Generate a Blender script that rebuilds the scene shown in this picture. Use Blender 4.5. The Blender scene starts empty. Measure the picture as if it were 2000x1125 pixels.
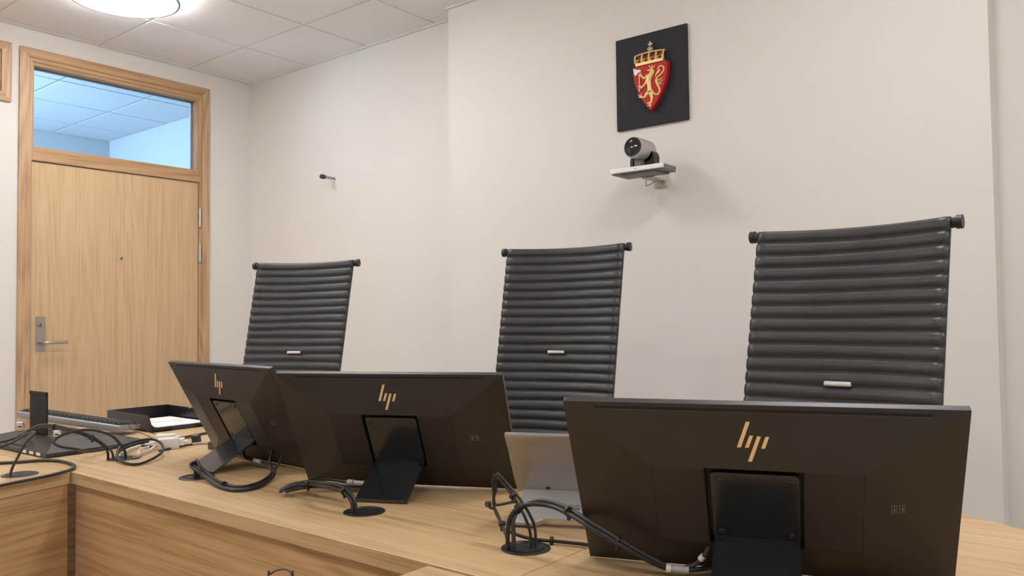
import bpy, bmesh, math, random
from mathutils import Vector, Matrix

random.seed(4)
PI = math.pi
scene = bpy.context.scene
C = scene.collection

# ------------------------------------------------------------------ camera
YAW, PITCH, ROLL = -0.67155, 0.03461, -0.01131
cam_pos = Vector((5.069, -3.358, 1.156))
f = Vector((math.sin(YAW) * math.cos(PITCH), math.cos(YAW) * math.cos(PITCH), math.sin(PITCH)))
r0 = Vector((math.cos(YAW), -math.sin(YAW), 0))
u0 = r0.cross(f)
r = r0 * math.cos(ROLL) + u0 * math.sin(ROLL)
u = u0 * math.cos(ROLL) - r0 * math.sin(ROLL)
cd = bpy.data.cameras.new('camera')
cd.sensor_width = 36.0
cd.lens = 28.17
cd.clip_start = 0.02
cam = bpy.data.objects.new('camera', cd)
C.objects.link(cam)
cam.matrix_world = Matrix(((r.x, u.x, -f.x, cam_pos.x), (r.y, u.y, -f.y, cam_pos.y), (r.z, u.z, -f.z, cam_pos.z), (0, 0, 0, 1)))
scene.camera = cam

# ------------------------------------------------------------------ view, world, daylight
vs = scene.view_settings
vs.view_transform = 'Standard'
vs.look = 'None'
vs.exposure = 0.0
vs.gamma = 1.0
vs.use_curve_mapping = False
w = bpy.data.worlds.new('world')
scene.world = w
w.use_nodes = True
bg = w.node_tree.nodes['Background']
bg.inputs['Color'].default_value = (0.55, 0.75, 1.0, 1)
bg.inputs['Strength'].default_value = 1.2
LAMP = 22.5            # emission of the round ceiling lamps
LAMP_COL = (0.985, 0.970, 0.995, 1)
al = bpy.data.lights.new('daylight_next_room', 'AREA')
al.shape = 'RECTANGLE'
al.size, al.size_y = 1.7, 1.75
al.energy = 215
al.color = (0.47, 0.71, 1.0)
alo = bpy.data.objects.new('daylight_next_room', al)
C.objects.link(alo)
alo.location = (-1.2, -2.93, 1.72)
alo.rotation_euler = (math.radians(90), 0, 0)

# ------------------------------------------------------------------ materials
def mat(name, col, rough=0.5, metal=0.0, bump=0.0, bscale=200, var=0.0, vscale=8, spec=0.5, coat=0.0):
    m = bpy.data.materials.new(name)
    m.use_nodes = True
    nt = m.node_tree
    b = nt.nodes['Principled BSDF']
    b.inputs['Base Color'].default_value = (*col, 1)
    b.inputs['Roughness'].default_value = rough
    b.inputs['Metallic'].default_value = metal
    b.inputs['Specular IOR Level'].default_value = spec
    b.inputs['Coat Weight'].default_value = coat
    tc = nt.nodes.new('ShaderNodeTexCoord')
    if var:
        n = nt.nodes.new('ShaderNodeTexNoise')
        n.inputs['Scale'].default_value = vscale
        n.inputs['Detail'].default_value = 4
        nt.links.new(tc.outputs['Object'], n.inputs['Vector'])
        cr = nt.nodes.new('ShaderNodeValToRGB')
        cr.color_ramp.elements[0].position = 0.3
        cr.color_ramp.elements[1].position = 0.7
        cr.color_ramp.elements[0].color = (*[c * (1 - var) for c in col], 1)
        cr.color_ramp.elements[1].color = (*[min(1, c * (1 + var)) for c in col], 1)
        nt.links.new(n.outputs['Fac'], cr.inputs['Fac'])
        nt.links.new(cr.outputs['Color'], b.inputs['Base Color'])
    if bump:
        n2 = nt.nodes.new('ShaderNodeTexNoise')
        n2.inputs['Scale'].default_value = bscale
        n2.inputs['Detail'].default_value = 3
        nt.links.new(tc.outputs['Object'], n2.inputs['Vector'])
        bp = nt.nodes.new('ShaderNodeBump')
        bp.inputs['Strength'].default_value = bump
        bp.inputs['Distance'].default_value = 0.002
        nt.links.new(n2.outputs['Fac'], bp.inputs['Height'])
        nt.links.new(bp.outputs['Normal'], b.inputs['Normal'])
    return m

def oak(name, axis, light, dark, rough=0.42, rings=1.0, seed=0.0, bandscale=9.0):
    """oak veneer with its grain along axis 0/1/2"""
    m = bpy.data.materials.new(name)
    m.use_nodes = True
    nt = m.node_tree
    b = nt.nodes['Principled BSDF']
    b.inputs['Roughness'].default_value = rough
    tc = nt.nodes.new('ShaderNodeTexCoord')
    def mapping(across, along, off=0.0):
        mp = nt.nodes.new('ShaderNodeMapping')
        s = [across] * 3
        s[axis] = along
        mp.inputs['Scale'].default_value = s
        mp.inputs['Location'].default_value = (seed + off, seed * 0.7 - off, seed * 1.3 + off * 2)
        nt.links.new(tc.outputs['Object'], mp.inputs['Vector'])
        return mp
    def noise(mp, scale, detail, dist=0.0):
        n = nt.nodes.new('ShaderNodeTexNoise')
        n.inputs['Scale'].default_value = scale
        n.inputs['Detail'].default_value = detail
        n.inputs['Distortion'].default_value = dist
        nt.links.new(mp.outputs['Vector'], n.inputs['Vector'])
        return n
    def math_node(op, a, bb):
        n = nt.nodes.new('ShaderNodeMath')
        n.operation = op
        for k, v in enumerate((a, bb)):
            if isinstance(v, (int, float)):
                n.inputs[k].default_value = v
            else:
                nt.links.new(v, n.inputs[k])
        return n.outputs[0]
    # contour lines of a stretched noise field make the cathedral figure
    big = noise(mapping(3.4, 0.28), 1.0, 1.5, 0.15)
    warp = noise(mapping(26, 1.6, 5.3), 1.0, 2.0)
    field = math_node('ADD', big.outputs['Fac'], math_node('MULTIPLY', warp.outputs['Fac'], 0.035))
    ringv = math_node('MULTIPLY', field, bandscale * 2.6)
    figure = math_node('PINGPONG', ringv, 0.5)
    fine = noise(mapping(300, 7.0, 3.1), 1.0, 2.0)
    mid = noise(mapping(75, 1.8, 1.7), 1.0, 5.0, 0.3)
    a1 = math_node('MULTIPLY', figure, 0.55 * rings)
    a2 = math_node('MULTIPLY', fine.outputs['Fac'], 0.50)
    a3 = math_node('MULTIPLY', mid.outputs['Fac'], 0.75)
    tot = math_node('ADD', math_node('ADD', a1, a2), a3)
    tot = math_node('SUBTRACT', tot, 0.10 + 0.13 * rings)
    cr = nt.nodes.new('ShaderNodeValToRGB')
    e = cr.color_ramp.elements
    e[0].position = 0.36
    e[0].color = (*light, 1)
    e[1].position = 0.74
    e[1].color = (*dark, 1)
    mdl = e.new(0.55)
    mdl.color = (*[0.62 * a + 0.38 * d for a, d in zip(light, dark)], 1)
    nt.links.new(tot, cr.inputs['Fac'])
    nt.links.new(cr.outputs['Color'], b.inputs['Base Color'])
    bp = nt.nodes.new('ShaderNodeBump')
    bp.inputs['Strength'].default_value = 0.12
    bp.inputs['Distance'].default_value = 0.001
    nt.links.new(fine.outputs['Fac'], bp.inputs['Height'])
    nt.links.new(bp.outputs['Normal'], b.inputs['Normal'])
    return m

def glass(name, tint):
    m = bpy.data.materials.new(name)
    m.use_nodes = True
    nt = m.node_tree
    nt.nodes.remove(nt.nodes['Principled BSDF'])
    out = nt.nodes['Material Output']
    t = nt.nodes.new('ShaderNodeBsdfTransparent')
    t.inputs['Color'].default_value = (*tint, 1)
    g = nt.nodes.new('ShaderNodeBsdfGlossy')
    g.inputs['Roughness'].default_value = 0.02
    fz = nt.nodes.new('ShaderNodeFresnel')
    fz.inputs['IOR'].default_value = 1.3
    mx = nt.nodes.new('ShaderNodeMixShader')
    nt.links.new(fz.outputs[0], mx.inputs[0])
    nt.links.new(t.outputs[0], mx.inputs[1])
    nt.links.new(g.outputs[0], mx.inputs[2])
    nt.links.new(mx.outputs[0], out.inputs['Surface'])
    return m

def emit(name, col, s):
    m = bpy.data.materials.new(name)
    m.use_nodes = True
    b = m.node_tree.nodes['Principled BSDF']
    b.inputs['Base Color'].default_value = (0.9, 0.9, 0.9, 1)
    b.inputs['Emission Color'].default_value = col
    b.inputs['Emission Strength'].default_value = s
    return m

M = {}
M['wall'] = mat('wall_paint', (0.78, 0.745, 0.69), 0.75, bump=0.10, bscale=260, var=0.012, vscale=1.3, spec=0.3)
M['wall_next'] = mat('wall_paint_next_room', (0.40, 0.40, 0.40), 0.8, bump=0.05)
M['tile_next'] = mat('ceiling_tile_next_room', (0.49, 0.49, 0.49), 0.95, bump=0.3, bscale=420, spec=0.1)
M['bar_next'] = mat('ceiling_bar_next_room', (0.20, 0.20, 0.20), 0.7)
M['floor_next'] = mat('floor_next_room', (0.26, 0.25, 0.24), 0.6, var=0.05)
M['tile'] = mat('ceiling_tile', (0.88, 0.85, 0.835), 0.95, bump=0.35, bscale=420, var=0.02, vscale=60, spec=0.1)
M['tbar'] = mat('ceiling_bar', (0.78, 0.76, 0.745), 0.6)
M['slab'] = mat('ceiling_void', (0.16, 0.15, 0.15), 0.9, var=0.05)
M['floor'] = mat('floor_lino', (0.60, 0.57, 0.53), 0.6, var=0.06, vscale=30)
M['door'] = oak('door_veneer', 2, (0.645, 0.45, 0.26), (0.51, 0.335, 0.175), 0.45, rings=0.5, seed=2.3, bandscale=7)
M['casing_v'] = oak('casing_oak_upright', 2, (0.58, 0.38, 0.21), (0.37, 0.22, 0.11), 0.5, rings=1.0, seed=5.1, bandscale=9)
M['casing_h'] = oak('casing_oak_level', 1, (0.52, 0.325, 0.165), (0.34, 0.195, 0.09), 0.5, rings=0.9, seed=7.7, bandscale=9)
M['top'] = oak('worktop_oak', 0, (0.66, 0.465, 0.245), (0.44, 0.275, 0.12), 0.38, rings=0.4, seed=1.1, bandscale=8)
M['top_y'] = oak('worktop_oak_across', 1, (0.66, 0.465, 0.245), (0.44, 0.275, 0.12), 0.38, rings=0.4, seed=3.7, bandscale=8)
M['panel'] = oak('panel_oak', 0, (0.66, 0.42, 0.20), (0.41, 0.235, 0.095), 0.45, rings=0.8, seed=9.3, bandscale=11)
M['panel_y'] = oak('panel_oak_across', 1, (0.62, 0.40, 0.20), (0.40, 0.235, 0.10), 0.45, rings=0.8, seed=4.4, bandscale=11)
M['steel'] = mat('brushed_steel', (0.46, 0.42, 0.38), 0.36, 1.0, bump=0.05, bscale=300)
M['zinc'] = mat('zinc', (0.56, 0.55, 0.54), 0.38, 0.9)
M['dark_rubber'] = mat('dark_rubber', (0.035, 0.033, 0.032), 0.7)
M['glass'] = glass('pane_glass', (0.90, 0.96, 1.0))
M['spacer'] = mat('glazing_spacer', (0.22, 0.22, 0.26), 0.5, 0.4)
M['diffuser'] = emit('lamp_diffuser', LAMP_COL, LAMP)
M['diffuser_side'] = emit('lamp_diffuser_side', LAMP_COL, LAMP * 2.3)
M['lamp_rim'] = mat('lamp_rim', (0.30, 0.30, 0.30), 0.5)
M['leather'] = mat('black_leather', (0.036, 0.036, 0.038), 0.40, bump=0.35, bscale=150, var=0.15, vscale=10, spec=0.55)
M['blackplastic'] = mat('black_plastic', (0.018, 0.018, 0.019), 0.45, bump=0.05)
M['chrome'] = mat('polished_aluminium', (0.72, 0.71, 0.70), 0.25, 0.9)
M['clip'] = mat('clip_metal', (0.66, 0.64, 0.61), 0.42, 0.35)
M['monitor'] = mat('monitor_shell', (0.026, 0.021, 0.018), 0.42, 0.25, bump=0.06, bscale=900, spec=0.6)
M['monitor_panel'] = mat('monitor_panel', (0.024, 0.02, 0.0175), 0.45, 0.2, bump=0.06, bscale=900, spec=0.6)
M['monitor_rim'] = mat('monitor_rim', (0.055, 0.05, 0.05), 0.4, 0.3)
M['seam'] = mat('dark_gap', (0.006, 0.006, 0.006), 0.8)  # near-black; also paints shade into openings that are not cut
M['screen'] = mat('screen_glass', (0.008, 0.008, 0.01), 0.15)
M['gold'] = mat('gold_logo', (0.86, 0.65, 0.38), 0.38, 0.5)
M['bracket'] = mat('bracket_powder', (0.014, 0.015, 0.017), 0.17, 0.0, bump=0.03, bscale=60, spec=0.9)
M['bracket_matte'] = mat('bracket_matte', (0.012, 0.012, 0.013), 0.55, spec=0.25)  # dulled copy of the bracket finish, keeps bright wall reflections off the plate
M['screw'] = mat('screw_steel', (0.05, 0.05, 0.05), 0.3, 0.7)
M['usb'] = mat('usb_frame', (0.26, 0.23, 0.20), 0.35, 0.6)
M['cable'] = mat('black_cable', (0.017, 0.016, 0.016), 0.42)
M['cable_grey'] = mat('dark_grey_cable', (0.045, 0.04, 0.036), 0.45)
M['plug_grey'] = mat('plug_grey', (0.42, 0.42, 0.42), 0.5)
M['plug_dark'] = mat('plug_dark', (0.03, 0.03, 0.03), 0.5)
M['white_plastic'] = mat('white_plastic', (0.78, 0.76, 0.70), 0.35)
M['white_label'] = mat('white_label', (0.82, 0.81, 0.78), 0.6, var=0.02)
M['grommet'] = mat('grommet_plastic', (0.02, 0.019, 0.018), 0.4)
M['phone'] = mat('phone_silver', (0.36, 0.35, 0.34), 0.34, 0.75, bump=0.03, bscale=800)
M['phone_stand'] = mat('phone_stand_silver', (0.52, 0.515, 0.505), 0.42, 0.35, bump=0.03, bscale=800)
M['phone_dark'] = mat('phone_grey', (0.24, 0.235, 0.23), 0.36, 0.55)
M['print'] = mat('dark_print', (0.025, 0.025, 0.025), 0.6)
M['board'] = mat('slate_board', (0.028, 0.028, 0.033), 0.7, bump=0.06, bscale=90, var=0.1, vscale=6, spec=0.2)
M['red'] = mat('shield_red', (0.44, 0.014, 0.012), 0.5, spec=0.25)
M['dark_red'] = mat('crown_lining_red', (0.22, 0.018, 0.012), 0.6)
M['gilt'] = mat('gilt', (0.80, 0.56, 0.22), 0.36, 0.35)
M['silver_paint'] = mat('silver_white', (0.80, 0.80, 0.80), 0.35)
M['orb'] = mat('orb_blue_silver', (0.40, 0.42, 0.50), 0.25, 0.4)
M['cam_silver'] = mat('camera_silver', (0.48, 0.465, 0.44), 0.42, 0.35)
M['cam_light'] = mat('camera_front_trim', (0.80, 0.79, 0.77), 0.35, 0.2)
M['cam_under'] = mat('camera_underside', (0.16, 0.15, 0.145), 0.5)
M['lens'] = mat('lens_glass', (0.006, 0.006, 0.008), 0.08, coat=0.5)
M['bracket_beige'] = mat('beige_bracket', (0.58, 0.51, 0.44), 0.5)
M['tray'] = mat('tray_plastic', (0.014, 0.014, 0.016), 0.28)
M['paper'] = mat('paper', (0.80, 0.80, 0.80), 0.8)
M['paper_edge'] = mat('paper_print', (0.10, 0.10, 0.11), 0.7, var=0.8, vscale=120)
M['keycap'] = mat('keycap', (0.05, 0.05, 0.052), 0.5)
M['kb_side'] = mat('keyboard_side', (0.36, 0.345, 0.33), 0.45, 0.1)

# ------------------------------------------------------------------ mesh helpers
def finish(name, bm, m, parent=None, smooth=False, angle=40):
    bmesh.ops.recalc_face_normals(bm, faces=bm.faces[:])
    me = bpy.data.meshes.new(name)
    bm.to_mesh(me)
    bm.free()
    me.materials.append(M[m] if isinstance(m, str) else m)
    if smooth:
        for pl in me.polygons:
            pl.use_smooth = True
        if angle < 179:
            me.set_sharp_from_angle(angle=math.radians(angle))
    o = bpy.data.objects.new(name, me)
    C.objects.link(o)
    if parent:
        o.parent = parent
    return o

def merge(bm, bm2, mtx=None):
    if mtx is not None:
        bmesh.ops.transform(bm2, matrix=mtx, verts=bm2.verts[:])
    me = bpy.data.meshes.new('tmp')
    bm2.to_mesh(me)
    bm2.free()
    bm.from_mesh(me)
    bpy.data.meshes.remove(me)
    return bm

def bx(lo, hi, bev=0.0, seg=2, bm=None, mtx=None):
    b2 = bmesh.new()
    bmesh.ops.create_cube(b2, size=1.0)
    s = [hi[k] - lo[k] for k in range(3)]
    c = [(hi[k] + lo[k]) / 2 for k in range(3)]
    bmesh.ops.transform(b2, matrix=Matrix.Translation(c) @ Matrix.Diagonal((*s, 1)), verts=b2.verts[:])
    if bev:
        bmesh.ops.bevel(b2, geom=b2.edges[:], offset=bev, segments=seg, affect='EDGES', profile=0.5)
    return merge(bm if bm is not None else bmesh.new(), b2, mtx)

def cyl(p0, p1, r0_, r1_=None, n=24, bm=None, caps=True):
    p0, p1 = Vector(p0), Vector(p1)
    r1_ = r0_ if r1_ is None else r1_
    d = p1 - p0
    b2 = bmesh.new()
    bmesh.ops.create_cone(b2, cap_ends=caps, cap_tris=False, segments=n, radius1=r0_, radius2=r1_, depth=d.length)
    q = Vector((0, 0, 1)).rotation_difference(d.normalized()).to_matrix().to_4x4()
    return merge(bm if bm is not None else bmesh.new(), b2, Matrix.Translation((p0 + p1) / 2) @ q)

def lathe(prof, n=32, bm=None, mtx=None):
    """profile of (radius, z) turned about z"""
    b2 = bmesh.new()
    rings = []
    for rr, zz in prof:
        if rr < 1e-6:
            rings.append([b2.verts.new((0, 0, zz))])
        else:
            rings.append([b2.verts.new((rr * math.cos(2 * PI * k / n), rr * math.sin(2 * PI * k / n), zz)) for k in range(n)])
    for a, c in zip(rings, rings[1:]):
        for k in range(n):
            v = [a[k % len(a)], a[(k + 1) % len(a)], c[(k + 1) % len(c)], c[k % len(c)]]
            vv = []
            for q in v:
                if q not in vv:
                    vv.append(q)
            if len(vv) > 2:
                b2.faces.new(vv)
    return merge(bm if bm is not None else bmesh.new(), b2, mtx)

def prism(pts, a, b, plane='xy', bev=0.0, bm=None, mtx=None):
    """outline extruded from a to b along the axis normal to its plane"""
    def P(q, h):
        return {'xy': (q[0], q[1], h), 'xz': (q[0], h, q[1]), 'yz': (h, q[0], q[1])}[plane]
    b2 = bmesh.new()
    v0 = [b2.verts.new(P(q, a)) for q in pts]
    v1 = [b2.verts.new(P(q, b)) for q in pts]
    b2.faces.new(v0)
    b2.faces.new(v1[::-1])
    n = len(pts)
    for k in range(n):
        b2.faces.new((v0[k], v0[(k + 1) % n], v1[(k + 1) % n], v1[k]))
    if bev:
        bmesh.ops.recalc_face_normals(b2, faces=b2.faces[:])
        bmesh.ops.bevel(b2, geom=b2.edges[:], offset=bev, segments=2, affect='EDGES', profile=0.5)
    return merge(bm if bm is not None else bmesh.new(), b2, mtx)

def spline(pts, per=8):
    P = [Vector(q) for q in pts]
    P = [P[0] * 2 - P[1]] + P + [P[-1] * 2 - P[-2]]
    out = []
    for k in range(1, len(P) - 2):
        for s in range(per):
            t = s / per
            a, b_, c, d = P[k - 1], P[k], P[k + 1], P[k + 2]
            out.append(0.5 * ((2 * b_) + (c - a) * t + (2 * a - 5 * b_ + 4 * c - d) * t * t + (3 * b_ - a - 3 * c + d) * t ** 3))
    out.append(P[-2])
    return out

def tube(pts, rad, n=8, per=8, bm=None, flat=None):
    """round tube through the points; rad is a number or one radius per point"""
    bm = bm if bm is not None else bmesh.new()
    c = spline(pts, per) if per > 1 else [Vector(q) for q in pts]
    if isinstance(rad, (int, float)):
        R = [rad] * len(c)
    else:
        R = []
        for k in range(len(rad) - 1):
            R += [rad[k] + (rad[k + 1] - rad[k]) * s / per for s in range(per)]
        R.append(rad[-1])
    tan = []
    for k in range(len(c)):
        d = c[min(k + 1, len(c) - 1)] - c[max(k - 1, 0)]
        tan.append(d.normalized() if d.length > 1e-9 else Vector((0, 0, 1)))
    nrm = tan[0].orthogonal().normalized()
    rings = []
    for k, q in enumerate(c):
        nrm = (nrm - tan[k] * nrm.dot(tan[k]))
        nrm = nrm.normalized() if nrm.length > 1e-6 else tan[k].orthogonal().normalized()
        bn = tan[k].cross(nrm)
        ring = []
        for s in range(n):
            a = 2 * PI * s / n
            off = (nrm * math.cos(a) + bn * math.sin(a)) * R[k]
            if flat is not None:
                off[flat[0]] *= flat[1]
            ring.append(bm.verts.new(q + off))
        rings.append(ring)
    for a, b_ in zip(rings, rings[1:]):
        for s in range(n):
            bm.faces.new((a[s], a[(s + 1) % n], b_[(s + 1) % n], b_[s]))
    bm.faces.new(rings[0])
    bm.faces.new(rings[-1][::-1])
    return bm

def tag(o, label, cat, group=None):
    o['label'] = label
    o['category'] = cat
    if group:
        o['group'] = group
    return o

def thing(name, label, cat, loc=(0, 0, 0), rot=(0, 0, 0), group=None):
    o = bpy.data.objects.new(name, None)
    o.empty_display_size = 0.05
    C.objects.link(o)
    o.location = loc
    o.rotation_euler = rot
    return tag(o, label, cat, group)

def struct(o):
    o['kind'] = 'structure'
    return o

def copy_child(src, parent, loc=None):
    c = src.copy()
    C.objects.link(c)
    c.parent = parent
    if loc is not None:
        c.location = loc
    return c

# ------------------------------------------------------------------ room shell
ZC = 2.86
X1, Y0 = 7.6, -6.2
struct(finish('floor', bx((-0.001, Y0, -0.12), (X1, 0.0, 0.0)), 'floor'))

bm = bx((-0.15, Y0 - 0.15, 0), (0, -1.487, ZC + 0.01))
bx((-0.15, -0.396, 0), (0, 0.0, ZC + 0.01), bm=bm)
bx((-0.15, -1.487, 2.70), (0, -0.396, ZC + 0.01), bm=bm)
struct(finish('wall_left', bm, 'wall'))
PX0, PX1, PY = 2.073, 4.655, -0.13          # the part of the back wall that stands proud
struct(finish('wall_back', prism([(-0.15, 0), (PX0, 0), (PX0, PY), (PX1, PY), (PX1, 0), (X1 + 0.15, 0), (X1 + 0.15, 0.15), (-0.15, 0.15)], 0, ZC + 0.012), 'wall'))
struct(finish('wall_right', bx((X1, Y0, 0), (X1 + 0.15, 0, ZC + 0.012)), 'wall'))
struct(finish('wall_front', bx((0, Y0 - 0.15, 0), (X1 + 0.15, Y0, ZC + 0.012)), 'wall'))

def ceiling(name, x0, x1, y0, y1, zc, gx, gy, tile='tile', bar='tbar'):
    root = struct(finish(name, bx((x0 - 0.1, y0 - 0.1, zc + 0.03), (x1 + 0.1, y1 + 0.1, zc + 0.08)), 'slab'))
    xs = [x0] + [gx + 0.6 * k for k in range(-30, 30) if x0 + 0.02 < gx + 0.6 * k < x1 - 0.02] + [x1]
    ys = [y0] + [gy + 0.6 * k for k in range(-30, 30) if y0 + 0.02 < gy + 0.6 * k < y1 - 0.02] + [y1]
    cache = {}
    for i in range(len(xs) - 1):
        for j in range(len(ys) - 1):
            sx, sy = xs[i + 1] - xs[i] - 0.015, ys[j + 1] - ys[j] - 0.015
            key = (round(sx, 3), round(sy, 3))
            loc = ((xs[i] + xs[i + 1]) / 2, (ys[j] + ys[j + 1]) / 2, zc)
            if key not in cache:
                o = finish('ceiling_tile', bx((-sx / 2, -sy / 2, 0), (sx / 2, sy / 2, 0.015), 0.0015, 1), tile, root)
                o.location = loc
                cache[key] = o
            else:
                copy_child(cache[key], root, loc)
    hw = 0.012
    for x in xs[1:-1]:
        finish('grid_bar', bx((x - hw, y0, zc + 0.0045), (x + hw, y1, zc + 0.009)), bar, root)
    for y in ys[1:-1]:
        finish('grid_bar', bx((x0, y - hw, zc + 0.004), (x1, y + hw, zc + 0.0085)), bar, root)
    return root

ceil = ceiling('ceiling', 0.0, X1, Y0, 0.0, ZC, 0.072, -0.498)
# shadow-gap edge profile along the walls
for lo, hi in (((0, -0.022, ZC - 0.006), (PX0, 0, ZC)), ((PX0, PY - 0.022, ZC - 0.006), (PX1, PY, ZC)), ((PX1, -0.022, ZC - 0.006), (X1, 0, ZC))):
    finish('edge_profile', bx(lo, hi), 'tbar', ceil)

# ------------------------------------------------------------------ the next room seen through the transom
NX0, NX1, NY0, NY1, NZ = -2.275, -0.15, -3.0, 0.034, 2.78
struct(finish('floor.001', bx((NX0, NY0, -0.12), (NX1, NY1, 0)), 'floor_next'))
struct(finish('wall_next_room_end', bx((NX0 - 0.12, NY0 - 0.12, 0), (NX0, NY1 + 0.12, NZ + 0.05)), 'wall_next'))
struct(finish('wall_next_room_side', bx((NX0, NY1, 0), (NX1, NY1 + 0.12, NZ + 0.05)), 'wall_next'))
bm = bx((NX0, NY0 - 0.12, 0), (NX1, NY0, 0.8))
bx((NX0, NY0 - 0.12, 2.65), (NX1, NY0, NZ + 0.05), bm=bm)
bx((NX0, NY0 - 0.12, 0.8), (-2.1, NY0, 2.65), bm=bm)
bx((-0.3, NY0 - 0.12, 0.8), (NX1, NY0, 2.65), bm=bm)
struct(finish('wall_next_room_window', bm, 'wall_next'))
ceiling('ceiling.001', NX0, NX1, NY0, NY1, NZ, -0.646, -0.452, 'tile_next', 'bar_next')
bm = bx((-2.1, NY0 - 0.1, 0.8), (-2.05, NY0 - 0.04, 2.65))
bx((-0.35, NY0 - 0.1, 0.8), (-0.3, NY0 - 0.04, 2.65), bm=bm)
bx((-2.05, NY0 - 0.1, 0.8), (-0.35, NY0 - 0.04, 0.85), bm=bm)
bx((-2.05, NY0 - 0.1, 2.60), (-0.35, NY0 - 0.04, 2.65), bm=bm)
win = struct(finish('window_1', bm, 'white_plastic'))
finish('pane', bx((-2.05, NY0 - 0.075, 0.85), (-0.35, NY0 - 0.068, 2.60)), 'glass', win)

# ------------------------------------------------------------------ door with transom light
door = bpy.data.objects.new('door_1', None)
C.objects.link(door)
struct(door)
def mitre_v(yo, yi, z0, zt_o, zt_i):
    return prism([(yo, z0), (yi, z0), (yi, zt_i), (yo, zt_o)], 0.0, 0.016, 'yz', 0.0015)
finish('architrave', mitre_v(-1.535, -1.487, 0.0, 2.749, 2.696), 'casing_v', door)
finish('architrave', mitre_v(-0.342, -0.396, 0.0, 2.749, 2.696), 'casing_v', door)
finish('architrave', prism([(-1.535, 2.749), (-1.487, 2.696), (-0.396, 2.696), (-0.342, 2.749)], 0.0, 0.016, 'yz', 0.0015), 'casing_h', door)
finish('frame_post', bx((-0.12, -1.487, 0), (0.006, -1.4645, 2.70), 0.001, 1), 'casing_v', door)
finish('frame_post', bx((-0.12, -0.4125, 0), (0.006, -0.396, 2.70), 0.001, 1), 'casing_v', door)
finish('frame_head', bx((-0.12, -1.4645, 2.672), (0.006, -0.4125, 2.70), 0.001, 1), 'casing_h', door)
finish('cross_rail', bx((-0.12, -1.4645, 2.093), (0.008, -0.4125, 2.133), 0.002, 2), 'casing_h', door)
sash = finish('transom_sash', bx((-0.10, -1.4645, 2.133), (0.0, -0.4125, 2.176), 0.001, 1), 'casing_h', door)
finish('sash_rail', bx((-0.10, -1.4645, 2.655), (0.0, -0.4125, 2.672), 0.001, 1), 'casing_h', sash)
finish('sash_stile', bx((-0.10, -1.4645, 2.176), (0.0, -1.454, 2.655), 0.001, 1), 'casing_v', sash)
finish('sash_stile', bx((-0.10, -0.428, 2.176), (0.0, -0.4125, 2.655), 0.001, 1), 'casing_v', sash)
bm = bx((-0.078, -1.454, 2.647), (-0.058, -0.428, 2.655))
bx((-0.078, -0.434, 2.176), (-0.058, -0.428, 2.655), bm=bm)
bx((-0.078, -1.454, 2.176), (-0.058, -1.449, 2.655), bm=bm)
bx((-0.078, -1.454, 2.176), (-0.058, -0.428, 2.180), bm=bm)
finish('glazing_strip', bm, 'spacer', sash)
finish('pane', bx((-0.071, -1.453, 2.177), (-0.065, -0.429, 2.654)), 'glass', sash)
leaf = finish('door_leaf', bx((-0.048, -1.4605, 0.006), (-0.004, -0.4165, 2.088), 0.0015, 1), 'door', door)
finish('rebate_stop', bx((-0.10, -1.4645, 0), (-0.05, -1.450, 2.093)), 'seam', door)
finish('handle_plate', bx((-0.004, -1.433, 0.979), (-0.0005, -1.379, 1.184), 0.001, 2), 'steel', leaf)
bm = cyl((-0.002, -1.406, 1.030), (0.050, -1.406, 1.030), 0.010)
finish('lever_handle', tube([(0.0, -1.406, 1.030), (0.035, -1.406, 1.030), (0.050, -1.398, 1.030), (0.054, -1.37, 1.030), (0.054, -1.32, 1.031), (0.053, -1.278, 1.031)], 0.0095, 14, 8), 'steel', leaf, True)
bm.free()
bm = cyl((-0.002, -1.406, 1.135), (0.010, -1.406, 1.135), 0.011)
cyl((0.010, -1.406, 1.135), (0.022, -1.406, 1.135), 0.006, bm=bm)
bx((0.014, -1.411, 1.122), (0.026, -1.401, 1.148), 0.003, 2, bm=bm)
finish('thumb_turn', bm, 'steel', leaf, True)
for yy, zz in ((-1.428, 1.179), (-1.384, 1.179), (-1.428, 0.984), (-1.384, 0.984)):
    finish('plate_screw', cyl((-0.001, yy, zz), (0.0003, yy, zz), 0.0028, n=12), 'zinc', leaf)
bm = lathe([(0.0, 0.0045), (0.006, 0.0045), (0.0085, 0.003), (0.0125, 0.002), (0.013, 0.0)], 20, mtx=Matrix.Translation((-0.004, -0.94, 1.548)) @ Matrix.Rotation(PI / 2, 4, 'Y'))
ph = finish('peephole', bm, 'steel', leaf, True)
finish('peephole_lens', cyl((0.0, -0.94, 1.548), (0.0012, -0.94, 1.548), 0.005, n=16), 'lens', ph)
for za, zb in ((1.788, 1.908), (1.546, 1.662), (0.25, 0.37)):
    zm = (za + zb) / 2
    bm = cyl((0.010, -0.411, za), (0.010, -0.411, zm - 0.001), 0.0095)
    cyl((0.010, -0.411, zm + 0.001), (0.010, -0.411, zb), 0.0095, bm=bm)
    cyl((0.010, -0.411, za - 0.004), (0.010, -0.411, zb + 0.004), 0.006, bm=bm)
    finish('hinge', bm, 'zinc', door, True)
finish('strike_plate', bx((-0.04, -1.4655, 0.977), (0.0075, -1.4625, 1.219)), 'steel', door)
finish('latch_bolt', bx((-0.035, -1.463, 1.075), (-0.004, -1.459, 1.10)), 'seam', door)
finish('door_marker', bx((-0.004, -0.437, 1.905), (-0.0032, -0.428, 1.922)), 'casing_h', leaf)

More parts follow.
